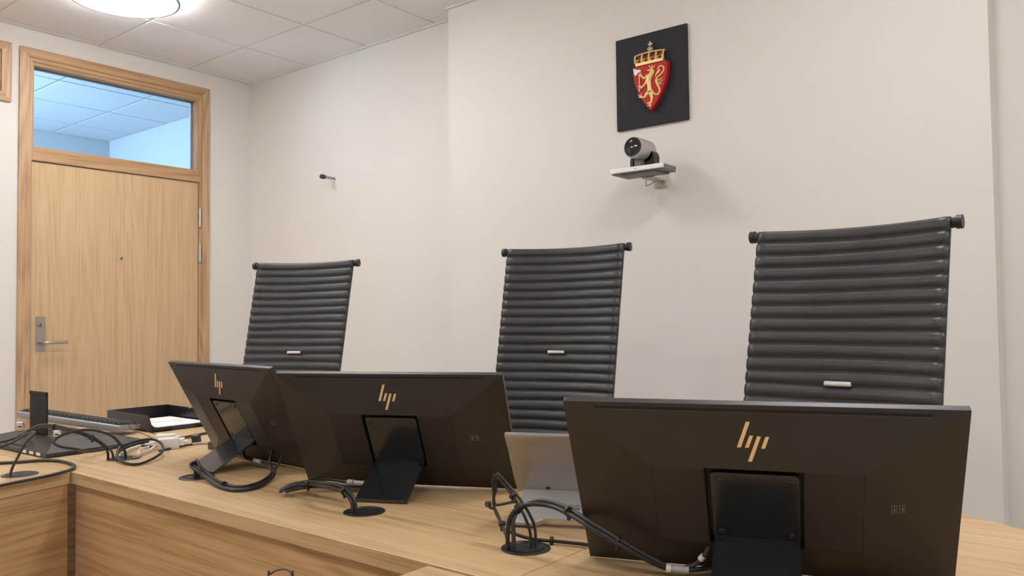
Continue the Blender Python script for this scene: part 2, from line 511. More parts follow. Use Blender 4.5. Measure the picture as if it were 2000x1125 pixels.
# oak frame beside the door, mostly outside the picture
fr = thing('oak_frame', 'oak framed panel high on the wall at the far left beside the door', 'frame', (0, -2.0, 2.41))
finish('stile', prism([(0.423, 0.0), (0.371, 0.052), (0.371, 0.289), (0.423, 0.341)], 0.0, 0.018, 'yz', 0.0015), 'casing_v', fr)
finish('stile', prism([(-0.423, 0.0), (-0.371, 0.052), (-0.371, 0.289), (-0.423, 0.341)], 0.0, 0.018, 'yz', 0.0015), 'casing_v', fr)
finish('rail', prism([(-0.423, 0.0), (0.423, 0.0), (0.371, 0.052), (-0.371, 0.052)], 0.0, 0.018, 'yz', 0.0015), 'casing_h', fr)
finish('rail', prism([(-0.423, 0.341), (0.423, 0.341), (0.371, 0.289), (-0.371, 0.289)], 0.0, 0.018, 'yz', 0.0015), 'casing_h', fr)
finish('infill_panel', bx((0.0, -0.371, 0.052), (0.006, 0.371, 0.289)), 'casing_h', fr)

# ------------------------------------------------------------------ ceiling lamps
def ceiling_lamp(x, y, label):
    t = thing('ceiling_lamp', label, 'lamp', (x, y, ZC - 0.042), group='round ceiling lamps')
    finish('ring', lathe([(0.262, -0.004), (0.272, -0.004), (0.273, -0.002), (0.273, 0.010), (0.271, 0.011), (0.262, 0.011), (0.262, -0.004)], 64), 'lamp_rim', t, True)
    finish('diffuser', lathe([(0.0, 0.001), (0.20, 0.0015), (0.2615, 0.003), (0.2615, 0.010), (0.0, 0.010)], 64), 'diffuser', t, True)
    finish('glow_band', lathe([(0.2600, 0.0112), (0.256, 0.030), (0.250, 0.0322), (0.232, 0.0322), (0.232, 0.0112), (0.2600, 0.0112)], 64), 'diffuser_side', t, True)
    finish('back_plate', lathe([(0.0, 0.0325), (0.230, 0.0325), (0.230, 0.0415), (0.0, 0.0415)], 48), 'lamp_rim', t, True)
ceiling_lamp(0.967, -1.398, 'round glowing ceiling lamp above the oak door')
ceiling_lamp(2.167, -1.398, 'round ceiling lamp above the leftmost chair, beyond the top of the photo')
ceiling_lamp(4.567, -1.398, 'round ceiling lamp above the rightmost chair, beyond the top of the photo')
ceiling_lamp(6.367, -1.398, 'added round ceiling lamp to the right of the desks, outside the photo')  # unseen lamp added to brighten the right end of the wall
ceiling_lamp(0.967, -3.798, 'added round ceiling lamp over the left side of the room, outside the photo')  # this rear row is unseen, added to light the room
ceiling_lamp(2.167, -3.798, 'added round ceiling lamp over the left desk wing, outside the photo')
ceiling_lamp(4.567, -3.798, 'added round ceiling lamp over the camera position, outside the photo')
ceiling_lamp(6.367, -3.798, 'added round ceiling lamp in the right rear of the room, outside the photo')

# ------------------------------------------------------------------ desks
DZ = 0.73
TH = 0.032
def worktop(outline, m, parent, name='worktop'):
    bm = prism(outline, DZ - TH, DZ, 'xy', 0.0015)
    return finish(name, bm, m, parent)

def grommet(x, y, parent, rot=0.0):
    mtx = Matrix.Translation((x, y, DZ)) @ Matrix.Rotation(rot, 4, 'Z')
    g = finish('cable_grommet', lathe([(0.046, 0.0002), (0.0455, 0.0016), (0.043, 0.0024), (0.036, 0.0026), (0.0345, 0.0012), (0.0, 0.0012)], 36, mtx=mtx), 'grommet', parent, True)
    pts = [(0.033 * math.cos(a), 0.033 * math.sin(a)) for a in [math.radians(q) for q in range(-150, 31, 12)]]
    pts += [(0.014 * math.cos(a), 0.014 * math.sin(a)) for a in [math.radians(q) for q in range(30, -151, -20)]]
    finish('grommet_lid', prism(pts, 0.0012, 0.0034, 'xy', mtx=mtx), 'blackplastic', g)
    finish('cable_hole_shade', lathe([(0.0, 0.0018), (0.013, 0.0018), (0.013, 0.0012)], 20, mtx=mtx), 'seam', g)  # dark disc paints the shade of a hole, the worktop is uncut
    return g

d1 = thing('desk', 'long oak desk carrying the two left monitors, with a horizontal-grain front panel', 'desk', group='oak desks')
worktop([(1.72, -2.3545), (4.249, -2.3545), (4.249, -1.60), (1.72, -1.50)], 'top', d1)
finish('front_panel', bx((2.674, -2.340, 0.02), (4.249, -2.318, DZ - TH), 0.001, 1), 'panel', d1)
finish('side_panel', bx((1.76, -2.24, 0.0), (1.785, -1.60, DZ - TH), 0.001, 1), 'panel_y', d1)
finish('side_panel', bx((4.224, -2.318, 0.0), (4.247, -1.66, DZ - TH), 0.001, 1), 'panel_y', d1)
grommet(4.162, -2.185, d1, 0.6)
grommet(3.708, -2.175, d1, 0.6)
grommet(2.583, -2.164, d1, 0.3)
grommet(3.042, -2.185, d1, 0.9)

d2 = thing('desk', 'oak corner desk under the right monitor, with an angled far edge', 'desk', group='oak desks')
worktop([(4.251, -2.3545), (5.55, -2.3545), (5.55, -1.948), (4.745, -1.4385), (4.728, -1.60), (4.251, -1.60)], 'top', d2)
finish('front_panel', bx((4.251, -2.340, 0.02), (5.5, -2.318, DZ - TH), 0.001, 1), 'panel', d2)
finish('side_panel', bx((5.5, -2.34, 0.0), (5.525, -1.97, DZ - TH), 0.001, 1), 'panel_y', d2)

A3 = 0.2734          # the side desk stands at a slight angle
d3 = thing('desk', 'oak side desk at the lower left corner, with a cable grommet near its end', 'desk', (2.680, -2.3575, 0), (0, 0, A3), 'oak desks')
worktop([(-0.787, 0.222), (0.0, 0.0), (0.0, -1.7), (-0.80, -1.7)], 'top_y', d3)
finish('front_panel', bx((-0.026, -1.68, 0.02), (-0.004, -0.005, DZ - TH)), 'panel_y', d3)
finish('side_panel', bx((-0.72, -0.07, 0.0), (-0.03, -0.048, DZ - TH), 0.001, 1), 'panel', d3)
grommet(-0.106, -0.073, d3, 0.2)

d4 = thing('desk', 'oak side desk whose corner shows at the bottom edge in front of the right monitor', 'desk', group='oak desks')
worktop([(4.088, -2.3635), (4.088, -3.05), (4.88, -3.05), (4.88, -2.3635)], 'top', d4)
finish('side_panel', bx((4.13, -3.0, 0.0), (4.152, -2.44, DZ - TH), 0.001, 1), 'panel_y', d4)
finish('side_panel', bx((4.82, -3.0, 0.0), (4.842, -2.44, DZ - TH), 0.001, 1), 'panel_y', d4)

# ------------------------------------------------------------------ chairs
PITCH_RIB = 0.0338
NRIB = 28
def lean_at(t):
    if t < 0.50:
        return 0.25
    k = min(1.0, (t - 0.50) / 0.45)
    return 0.25 - 0.33 * k * k * (3 - 2 * k)

def back_profile():
    pr, y, z, t = [], 0.0, 0.0, 0.0
    dt = PITCH_RIB / 8
    for i in range(NRIB * 8 + 1):
        pr.append((t, y, z, lean_at(t)))
        l = lean_at(t + dt / 2)
        y -= math.sin(l) * dt
        z -= math.cos(l) * dt
        t += dt
    return pr
PROF = back_profile()

def back_point(t, u_, off, W=0.46):
    """point on the backrest: t down from the top, u_ across -1..1, off out of the front"""
    x = min(max(t / (PITCH_RIB / 8), 0), len(PROF) - 1.001)
    i = int(x)
    q = x - i
    a, b_ = PROF[i], PROF[i + 1]
    y, z, l = [a[k] + (b_[k] - a[k]) * q for k in (1, 2, 3)]
    wdt = W / 2 * (1 - 0.03 * min(1, t / 0.9))
    bow = 0.030 * (1 - u_ * u_)
    sag = -0.006 * (1 - u_ * u_) * max(0, 1 - t / 0.3)
    return Vector((u_ * wdt, y + bow - math.cos(l) * off, z + sag + math.sin(l) * off))

def ribbed_back(seed):
    rnd = random.Random(seed)
    ph = [rnd.uniform(0, 6.28) for _ in range(NRIB + 1)]
    am = [rnd.uniform(0.0006, 0.0018) for _ in range(NRIB + 1)]
    bm = bmesh.new()
    NU, NS = 28, 8
    us = [-1 + 2 * k / NU for k in range(NU + 1)]
    us = [math.copysign(abs(v) ** 0.85, v) for v in us]
    front, back = [], []
    for i in range(NRIB):
        for s in range(NS + (1 if i == NRIB - 1 else 0)):
            q = s / NS
            bul = (1 - abs(2 * q - 1) ** 2.4) ** 0.6 if 0 < q < 1 else 0.0
            rf, rb = [], []
            for u_ in us:
                wob = am[i] * math.sin(ph[i] + 3.1 * u_) * (1 - q) + am[i + 1] * math.sin(ph[i + 1] + 3.1 * u_) * q
                t = (i + q) * PITCH_RIB + (wob if i + q > 0.01 else 0)
                edge = max(0.0, 1 - max(0.0, (abs(u_) - 0.93) / 0.07) ** 2)
                hgt = 0.0105 * bul * (0.35 + 0.65 * edge) + 0.004 * edge
                pf = back_point(t, u_, hgt)
                pf.x += math.copysign(0.0018 * bul, u_) if abs(u_) > 0.97 else 0
                pb = back_point(t, u_, -0.010 - 0.006 * bul * edge)
                rf.append(bm.verts.new(pf))
                rb.append(bm.verts.new(pb))
            front.append(rf)
            back.append(rb)
    n = len(front)
    for i in range(n - 1):
        for k in range(NU):
            bm.faces.new((front[i][k], front[i][k + 1], front[i + 1][k + 1], front[i + 1][k]))
            bm.faces.new((back[i][k], back[i + 1][k], back[i + 1][k + 1], back[i][k + 1]))
        bm.faces.new((front[i][0], front[i + 1][0], back[i + 1][0], back[i][0]))
        bm.faces.new((front[i][NU], back[i][NU], back[i + 1][NU], front[i + 1][NU]))
    for k in range(NU):
        bm.faces.new((front[0][k], back[0][k], back[0][k + 1], front[0][k + 1]))
        bm.faces.new((front[n - 1][k], front[n - 1][k + 1], back[n - 1][k + 1], back[n - 1][k]))
    return bm

def make_chair(x, y, ztop, yaw, seed, label):
    bottom = PROF[-1]
    t = thing('office_chair', label, 'chair', (x, y, 0.0), (0, 0, yaw), 'high backed ribbed office chairs')
    up = Matrix.Translation((0, 0, ztop))
    bm = ribbed_back(seed)
    bmesh.ops.transform(bm, matrix=up, verts=bm.verts[:])
    finish('backrest', bm, 'leather', t, True, 179)
    ctr = []
    for k in range(-10, 11):
        u_ = k / 10
        q = back_point(0.0, u_, 0)
        ctr.append(Vector((u_ * 0.2475, q.y + 0.004, q.z + ztop - 0.0135)))
    finish('top_bar', tube(ctr, 0.0125, 14, 2), 'blackplastic', t, True)
    for s in (-1, 1):
        e = ctr[0] if s < 0 else ctr[-1]
        finish('end_cap', cyl((e.x - 0.007 * s, e.y, e.z), (e.x + 0.006 * s, e.y, e.z), 0.0160, n=20), 'blackplastic', t, True)
        finish('side_rail', tube([back_point(tt, s * 0.9, -0.028) + Vector((0, 0, ztop)) for tt in (0.02, 0.2, 0.4, 0.6, 0.8, 0.93)], 0.009, 8, 5), 'blackplastic', t, True)
    q = back_point(0.402, 0, 0.013)
    l = lean_at(0.4)
    mtx = Matrix.Translation((q.x - 0.004, q.y, q.z + ztop)) @ Matrix.Rotation(-l, 4, 'X')
    finish('clip', bx((-0.032, -0.006, -0.0058), (0.032, 0.004, 0.0058), 0.0035, 3, mtx=mtx), 'clip', t, True)
    zb, yb = bottom[2] + ztop, bottom[1] + 0.02
    zs = 0.46
    # seat with the same ribs, running forward under the desk
    bm = bmesh.new()
    rows = []
    nS = 14 * 6
    for i in range(nS + 1):
        q = i / 6 % 1.0
        bul = (1 - abs(2 * q - 1) ** 2.4) ** 0.6 if 0 < q < 1 else 0.0
        yy = yb + 0.01 - i / 6 * PITCH_RIB
        zz = zs + 0.012 * bul + 0.03 * max(0, 1 - i / 12) ** 2 - 0.03 * max(0, (i - 66) / 18) ** 2
        rows.append([bm.verts.new((-0.235 + 0.47 * k / 16, yy, zz - 0.012 * math.cos(PI * (k / 16 - 0.5)) - (0.006 if k in (0, 16) else 0))) for k in range(17)])
    lows = [[bm.verts.new((v.co.x, v.co.y, v.co.z - 0.03)) for v in rw] for rw in rows]
    for i in range(nS):
        for k in range(16):
            bm.faces.new((rows[i][k], rows[i][k + 1], rows[i + 1][k + 1], rows[i + 1][k]))
            bm.faces.new((lows[i][k], lows[i + 1][k], lows[i + 1][k + 1], lows[i][k + 1]))
        bm.faces.new((rows[i][0], rows[i + 1][0], lows[i + 1][0], lows[i][0]))
        bm.faces.new((rows[i][16], lows[i][16], lows[i + 1][16], rows[i + 1][16]))
    for k in range(16):
        bm.faces.new((rows[0][k], lows[0][k], lows[0][k + 1], rows[0][k + 1]))
        bm.faces.new((rows[nS][k], rows[nS][k + 1], lows[nS][k + 1], lows[nS][k]))
    finish('seat', bm, 'leather', t, True, 179)
    yc = yb - 0.20
    for s in (-1, 1):
        finish('seat_rail', tube([(s * 0.20, yb + 0.035, zb + 0.08), (s * 0.20, yb + 0.02, zs - 0.04), (s * 0.20, yb - 0.08, zs - 0.05), (s * 0.20, yb - 0.40, zs - 0.055)], 0.011, 10, 6), 'chrome', t, True)
    bm = bx((-0.21, yc - 0.05, zs - 0.085), (0.21, yc + 0.05, zs - 0.055), 0.006)
    finish('seat_mechanism', bm, 'blackplastic', t)
    finish('gas_column', lathe([(0.0, 0.11), (0.03, 0.11), (0.03, 0.25), (0.022, 0.255), (0.022, zs - 0.085), (0.0, zs - 0.085)], 20, mtx=Matrix.Translation((0, yc, 0))), 'chrome', t, True)
    for k in range(5):
        a = 2 * PI * k / 5 + 0.3
        ex, ey = 0.29 * math.cos(a), yc + 0.29 * math.sin(a)
        finish('base_leg', tube([(0.02 * math.cos(a), yc + 0.02 * math.sin(a), 0.12), (0.15 * math.cos(a), yc + 0.15 * math.sin(a), 0.10), (ex, ey, 0.075)], [0.022, 0.018, 0.013], 10, 5), 'chrome', t, True)
        sx, sy = -math.sin(a) * 0.022, math.cos(a) * 0.022
        bm = cyl((ex + sx, ey + sy, 0.028), (ex + sx * 0.2, ey + sy * 0.2, 0.028), 0.028, n=18)
        cyl((ex - sx, ey - sy, 0.028), (ex - sx * 0.2, ey - sy * 0.2, 0.028), 0.028, n=18, bm=bm)
        cyl((ex, ey, 0.028), (ex, ey, 0.08), 0.008, n=10, bm=bm)
        finish('castor', bm, 'blackplastic', t, True)
    return t

make_chair(2.242, -1.225, 1.399, 0.384, 11, 'black ribbed leather office chair nearest the door, behind the leftmost monitor')
make_chair(3.388, -0.931, 1.410, 0.222, 23, 'black ribbed leather office chair in the middle, below the wall camera')
make_chair(4.492, -1.300, 1.371, -0.056, 37, 'black ribbed leather office chair at the right, largest and closest to the viewer')

# ------------------------------------------------------------------ monitors
MW, MH, PN = 0.567, 0.332, 0.028         # width, height, depth of the raised back
PLX, PZ0, PZ1 = 0.152, 0.083, 0.235

def facet_up(x, z, lift=0.0):
    """point on the sloped upper facet of the back, lifted along its normal"""
    n = (MH - z) / (MH - PZ1) * PN
    nl = math.hypot(PN, MH - PZ1)
    return Vector((x, -n - lift * (MH - PZ1) / nl, z + lift * PN / nl))

def facet_side(x, z, lift=0.0):
    s = 1 if x > 0 else -1
    run = MW / 2 - PLX
    n = (MW / 2 - abs(x)) / run * PN
    nl = math.hypot(PN, run)
    return Vector((x + s * lift * PN / nl, -n - lift * run / nl, z))

def slab_on(fn, quad, h):
    """thin raised plate on a facet, given by its outline"""
    bm = bmesh.new()
    a = [bm.verts.new(fn(x, z, h)) for x, z in quad]
    b_ = [bm.verts.new(fn(x, z, -0.001)) for x, z in quad]
    bm.faces.new(a)
    bm.faces.new(b_[::-1])
    for k in range(len(quad)):
        bm.faces.new((a[k], a[(k + 1) % len(quad)], b_[(k + 1) % len(quad)], b_[k]))
    return bm

def monitor_shell():
    bm = bmesh.new()
    V = lambda x, y, z: bm.verts.new((x, y, z))
    hw = MW / 2
    rim = [V(-hw, 0, 0), V(hw, 0, 0), V(hw, 0, MH), V(-hw, 0, MH)]
    rx0, rx1, fl = -0.0715, 0.0695, -0.013
    # plateau left and right of the mounting recess
    A0, A1, A2, A3 = V(-PLX, -PN, PZ0), V(rx0, -PN, PZ0), V(rx0, -PN, PZ1), V(-PLX, -PN, PZ1)
    B0, B1, B2, B3 = V(rx1, -PN, PZ0), V(PLX, -PN, PZ0), V(PLX, -PN, PZ1), V(rx1, -PN, PZ1)
    F0, F1, F2, F3 = V(rx0, fl, PZ0), V(rx1, fl, PZ0), V(rx1, fl, PZ1), V(rx0, fl, PZ1)
    q = bm.faces.new
    q((A0, A1, A2, A3)); q((B0, B1, B2, B3)); q((F0, F1, F2, F3))
    q((A1, F0, F3, A2)); q((B0, B3, F2, F1)); q((A2, F3, F2, B3)); q((A1, B0, F1, F0))
    q((rim[3], A3, A2, B3, B2, rim[2]))
    q((rim[0], rim[1], B1, B0, A1, A0))
    q((rim[0], A0, A3, rim[3])); q((rim[1], rim[2], B2, B1))
    q((rim[0], rim[3], rim[2], rim[1]))
    return bm

def make_monitor(loc, tilt, yaw, label, plate='bracket'):
    t = thing('monitor', label, 'monitor', loc, (tilt, 0, yaw), 'black monitors on the oak desks')
    sh = finish('back_shell', monitor_shell(), 'monitor', t)
    hw = MW / 2
    finish('bezel', bx((-hw, 0.0, 0.0), (hw, 0.012, MH), 0.0012, 2), 'monitor_rim', t)
    finish('screen', bx((-hw + 0.006, 0.0118, 0.014), (hw - 0.006, 0.0128, MH - 0.006)), 'screen', t)
    for x0, x1 in ((-PLX + 0.001, -0.0725), (0.0705, PLX - 0.001)):
        finish('side_panel', bx((x0, -PN - 0.0006, PZ0 + 0.002), (x1, -PN + 0.004, PZ1 - 0.001), 0.0006, 1), 'monitor_panel', sh)
        finish('panel_gap', bx((x0 - 0.0009, -PN - 0.00015, PZ0 + 0.0012), (x1 + 0.0009, -PN + 0.003, PZ1 - 0.0002)), 'seam', sh)
    # dark strip paints the shade of the cooling slot along the top
    finish('vent_slot_shade', slab_on(facet_up, [(-0.236, 0.3262), (0.240, 0.3262), (0.236, 0.3215), (-0.232, 0.3215)], 0.0002), 'seam', sh)
    finish('vent_lip', slab_on(facet_up, [(-0.233, 0.3218), (0.237, 0.3218), (0.2355, 0.3204), (-0.2315, 0.3204)], 0.0007), 'monitor_rim', sh)
    # four slanted gold strokes of the maker's mark
    lg = finish('logo', slab_on(facet_up, [(-0.0085, 0.3077), (-0.0028, 0.3077), (-0.0167, 0.2690), (-0.0224, 0.2690)], 0.0008), 'gold', sh)
    for qd in ([(-0.0040, 0.2873), (0.0013, 0.2873), (-0.0056, 0.2691), (-0.0109, 0.2691)],
               [(0.0067, 0.2866), (0.0122, 0.2866), (-0.0016, 0.2482), (-0.0073, 0.2482)],
               [(0.0184, 0.2862), (0.0237, 0.2862), (0.0173, 0.2686), (0.0119, 0.2686)]):
        finish('logo_stroke', slab_on(facet_up, qd, 0.0008), 'gold', lg)
    # usb sockets on the right-hand facet
    for cx in (0.1925, 0.2035):
        us = finish('usb_port', slab_on(facet_side, [(cx - 0.0036, 0.160), (cx + 0.0036, 0.160), (cx + 0.0036, 0.1745), (cx - 0.0036, 0.1745)], 0.0005), 'usb', t)
        finish('usb_slot', slab_on(facet_side, [(cx - 0.0028, 0.161), (cx + 0.0028, 0.161), (cx + 0.0028, 0.1735), (cx - 0.0028, 0.1735)], 0.0008), 'seam', us)
        finish('usb_tongue', slab_on(facet_side, [(cx - 0.0008, 0.163), (cx + 0.0012, 0.163), (cx + 0.0012, 0.1715), (cx - 0.0008, 0.1715)], 0.0012), 'usb', us)
    # mounting plate with screws, bent at a right angle into the foot plate
    b2 = prism([(-0.064, 0.096), (0.064, 0.096), (0.064, 0.220), (0.062, 0.2245), (0.058, 0.226), (-0.058, 0.226), (-0.062, 0.2245), (-0.064, 0.220)], -0.027, -0.0215, 'xz', 0.0008)
    pl = finish('mounting_plate', b2, plate, t)
    for sx in (-0.052, 0.052):
        for sz in (0.110, 0.214):
            s_ = finish('screw', lathe([(0.0, 0.0022), (0.003, 0.0022), (0.0046, 0.001), (0.0046, 0.0)], 16, mtx=Matrix.Translation((sx, -0.027, sz)) @ Matrix.Rotation(PI / 2, 4, 'X')), 'screw', pl, True)
            finish('screw_socket', cyl((sx, -0.0293, sz), (sx, -0.0285, sz), 0.0016, n=6), 'seam', s_)
            finish('spacer', cyl((sx, -0.0215, sz), (sx, -0.0125, sz), 0.006, n=12), 'screw', pl)
    FL = 0.172 if tilt < 0 else (0.0905 * math.cos(tilt) + 0.003) / math.sin(tilt)   # reaches down to the desk
    ft = finish('foot_plate', bx((-0.064, -FL + 0.006, 0.0935), (0.064, -0.0215, 0.0985), 0.0012, 2), plate, t)
    lip = finish('foot_lip', bx((-0.064, -FL, 0.0905), (0.064, -FL + 0.010, 0.0985), 0.002, 2), plate, ft)
    return t

m3 = make_monitor((4.556, -2.070, 0.7335), 0.520, 0.341, 'black monitor at the right, its gold-logo back filling the lower right of the photo')
m2 = make_monitor((3.598, -1.926, 0.7335), 0.513, 0.430, 'black monitor in the middle with a gold logo, second of the three upright ones')
m1 = make_monitor((2.993, -1.940, 0.7335), 0.497, -0.049, 'black monitor standing leftmost, in front of the door and turned away')
m0 = make_monitor((2.100, -2.313, 0.7445), -PI / 2, 0.03, 'black monitor lying face down on the far left of the desk, its foot plate upright', 'bracket_matte')
for k, xx in enumerate((0.115, 0.165, 0.215)):
    finish('port_label', bx((xx, 0.001, -0.0012), (xx + 0.028, 0.010, 0.001)), 'white_label', m0)
finish('cable_socket_bar', bx((-0.11, -0.006, 0.012), (0.11, -0.002, 0.03), 0.001, 1), 'seam', m0)

# ------------------------------------------------------------------ cables
def bundle(name, label, cables, ties=(), extra=(), cat='cables', loc=None):
    base = cables[0][0][0]
    t = thing(name, label, cat, loc or (base[0], base[1], DZ))
    o = Vector(t.location)
    for pts, rad, m in cables:
        finish('cable', tube([Vector(q) - o for q in pts], rad, 8, 7), m, t, True, 179)
    for q, d, rr in ties:
        q, d = Vector(q) - o, Vector(d).normalized()
        bm = cyl(q - d * 0.0025, q + d * 0.0025, rr, n=14)
        bx((q.x - 0.003, q.y - 0.003, q.z - rr - 0.006), (q.x + 0.003, q.y + 0.003, q.z - rr + 0.002), 0.001, 1, bm=bm)
        finish('cable_tie', bm, 'cable', t, True)
    for nm, a, b_, rr, m in extra:
        a, b_ = Vector(a) - o, Vector(b_) - o
        finish(nm, cyl(a, b_, rr, n=12), m, t, True)
    return t

bundle('cable_bundle', 'tied black cables sweeping round the foot of the leftmost monitor', [
    ([(3.056, -2.200, 0.712), (3.059, -2.199, 0.748), (3.050, -2.196, 0.767), (3.063, -2.197, 0.779), (3.089, -2.201, 0.765), (3.116, -2.197, 0.750), (3.201, -2.212, 0.740), (3.277, -2.214, 0.738), (3.285, -2.164, 0.738), (3.241, -2.096, 0.740), (3.206, -2.061, 0.748), (3.173, -2.046, 0.760), (3.133, -2.010, 0.785)], 0.0042, 'cable'),
    ([(3.062, -2.194, 0.712), (3.065, -2.194, 0.748), (3.043, -2.201, 0.768), (3.061, -2.211, 0.764), (3.094, -2.210, 0.754), (3.129, -2.208, 0.741), (3.233, -2.232, 0.736), (3.300, -2.229, 0.7352), (3.311, -2.178, 0.7352), (3.256, -2.098, 0.738), (3.221, -2.066, 0.745), (3.117, -2.018, 0.750), (3.056, -2.016, 0.752), (3.014, -2.020, 0.757), (2.985, -2.005, 0.770)], 0.0042, 'cable'),
    ([(3.050, -2.190, 0.712), (3.052, -2.192, 0.745), (3.056, -2.203, 0.768), (3.085, -2.206, 0.757), (3.122, -2.203, 0.744), (3.215, -2.222, 0.735), (3.288, -2.221, 0.7345), (3.297, -2.171, 0.7345), (3.248, -2.097, 0.736), (3.214, -2.063, 0.744), (3.19, -2.03, 0.758), (3.17, -2.0, 0.775)], 0.0036, 'cable_grey'),
], ties=[((3.233, -2.222, 0.738), (1, -0.1, 0), 0.010), ((3.060, -2.203, 0.770), (1, -0.3, -0.5), 0.010), ((3.215, -2.063, 0.746), (1, 1, -0.4), 0.010)],
    extra=[('plug', (3.090, -2.018, 0.751), (3.056, -2.016, 0.752), 0.0055, 'plug_grey')])

bundle('cable_bundle', 'tied black cables arching from a grommet to the middle monitor', [
    ([(3.702, -2.203, 0.712), (3.704, -2.205, 0.748), (3.689, -2.204, 0.766), (3.660, -2.202, 0.776), (3.602, -2.197, 0.777), (3.485, -2.158, 0.760), (3.452, -2.181, 0.755), (3.441, -2.201, 0.745), (3.427, -2.180, 0.748), (3.448, -2.152, 0.757), (3.454, -2.089, 0.757), (3.523, -2.065, 0.755), (3.581, -2.058, 0.757), (3.64, -2.04, 0.765)], 0.0038, 'cable'),
    ([(3.708, -2.199, 0.712), (3.709, -2.201, 0.750), (3.695, -2.200, 0.770), (3.664, -2.200, 0.783), (3.602, -2.198, 0.784), (3.481, -2.155, 0.765), (3.443, -2.171, 0.757), (3.430, -2.188, 0.745), (3.420, -2.164, 0.742), (3.440, -2.131, 0.742), (3.477, -2.091, 0.745), (3.533, -2.058, 0.742), (3.61, -2.010, 0.745)], 0.0038, 'cable'),
    ([(3.697, -2.199, 0.712), (3.698, -2.200, 0.745), (3.683, -2.199, 0.763), (3.655, -2.196, 0.772), (3.600, -2.192, 0.772), (3.490, -2.15, 0.752), (3.455, -2.170, 0.748), (3.44, -2.185, 0.741), (3.44, -2.155, 0.742), (3.47, -2.11, 0.745), (3.52, -2.075, 0.740), (3.60, -2.03, 0.740)], 0.003, 'cable_grey'),
], ties=[((3.672, -2.200, 0.775), (1, 0, -0.3), 0.0095), ((3.487, -2.157, 0.760), (1, 0.4, 0.2), 0.0095)],
    extra=[('plug', (3.523, -2.065, 0.755), (3.540, -2.063, 0.7555), 0.0062, 'plug_grey'), ('plug_grip', (3.543, -2.0625, 0.7555), (3.585, -2.057, 0.757), 0.005, 'plug_grey')])

bundle('cable_bundle', 'tangle of tied black cables rising from the grommet beside the silver telephone', [
    ([(4.143, -2.214, 0.712), (4.145, -2.216, 0.758), (4.149, -2.214, 0.789), (4.162, -2.205, 0.808), (4.188, -2.197, 0.816), (4.225, -2.193, 0.817), (4.271, -2.208, 0.814), (4.328, -2.226, 0.804), (4.376, -2.225, 0.787), (4.413, -2.203, 0.763), (4.442, -2.176, 0.744), (4.474, -2.159, 0.742), (4.505, -2.125, 0.745)], 0.0040, 'cable'),
    ([(4.152, -2.207, 0.712), (4.153, -2.209, 0.758), (4.154, -2.210, 0.786), (4.157, -2.195, 0.802), (4.186, -2.186, 0.819), (4.222, -2.183, 0.821), (4.269, -2.197, 0.818), (4.324, -2.217, 0.809), (4.373, -2.215, 0.790), (4.411, -2.195, 0.766), (4.447, -2.168, 0.744), (4.475, -2.151, 0.747), (4.499, -2.150, 0.770), (4.506, -2.140, 0.795)], 0.0040, 'cable_grey'),
    ([(4.175, -2.188, 0.712), (4.177, -2.190, 0.758), (4.171, -2.197, 0.789), (4.156, -2.197, 0.809), (4.142, -2.196, 0.825), (4.124, -2.198, 0.843), (4.106, -2.201, 0.859), (4.095, -2.196, 0.846), (4.095, -2.195, 0.822), (4.097, -2.193, 0.803), (4.117, -2.190, 0.806), (4.151, -2.201, 0.817)], 0.0028, 'cable'),
    ([(4.182, -2.183, 0.712), (4.184, -2.185, 0.767), (4.177, -2.192, 0.795), (4.161, -2.193, 0.815), (4.145, -2.194, 0.831), (4.128, -2.195, 0.845), (4.112, -2.202, 0.862), (4.098, -2.193, 0.846), (4.098, -2.192, 0.829), (4.091, -2.191, 0.811), (4.097, -2.192, 0.788), (4.128, -2.204, 0.762), (4.140, -2.206, 0.725)], 0.0028, 'cable'),
    ([(4.080, -2.193, 0.801), (4.083, -2.190, 0.794), (4.089, -2.185, 0.791), (4.108, -2.195, 0.779), (4.127, -2.205, 0.762), (4.139, -2.208, 0.749), (4.140, -2.207, 0.715)], 0.0030, 'cable_grey'),
    ([(4.106, -2.161, 0.746), (4.131, -2.155, 0.740), (4.161, -2.150, 0.738), (4.197, -2.131, 0.736), (4.235, -2.120, 0.736), (4.275, -2.104, 0.736), (4.34, -2.03, 0.736)], 0.0034, 'cable'),
], ties=[((4.143, -2.196, 0.826), (1, 0, -1), 0.0085), ((4.158, -2.200, 0.810), (1, 0, -1), 0.0085), ((4.271, -2.203, 0.816), (1, -0.4, -0.1), 0.009), ((4.378, -2.219, 0.788), (1, 0.2, -0.6), 0.009), ((4.119, -2.200, 0.771), (0.6, -0.3, -0.7), 0.007), ((4.186, -2.137, 0.738), (1, 0.4, 0), 0.007)],
    extra=[('plug', (4.442, -2.176, 0.744), (4.449, -2.172, 0.743), 0.0066, 'white_plastic'), ('plug_grip', (4.450, -2.1715, 0.743), (4.474, -2.159, 0.742), 0.0056, 'plug_grey'), ('plug', (4.490, -2.150, 0.760), (4.4965, -2.150, 0.767), 0.0052, 'white_plastic'),
           ('cable_end', (4.079, -2.197, 0.801), (4.080, -2.189, 0.801), 0.0055, 'cable_grey')])

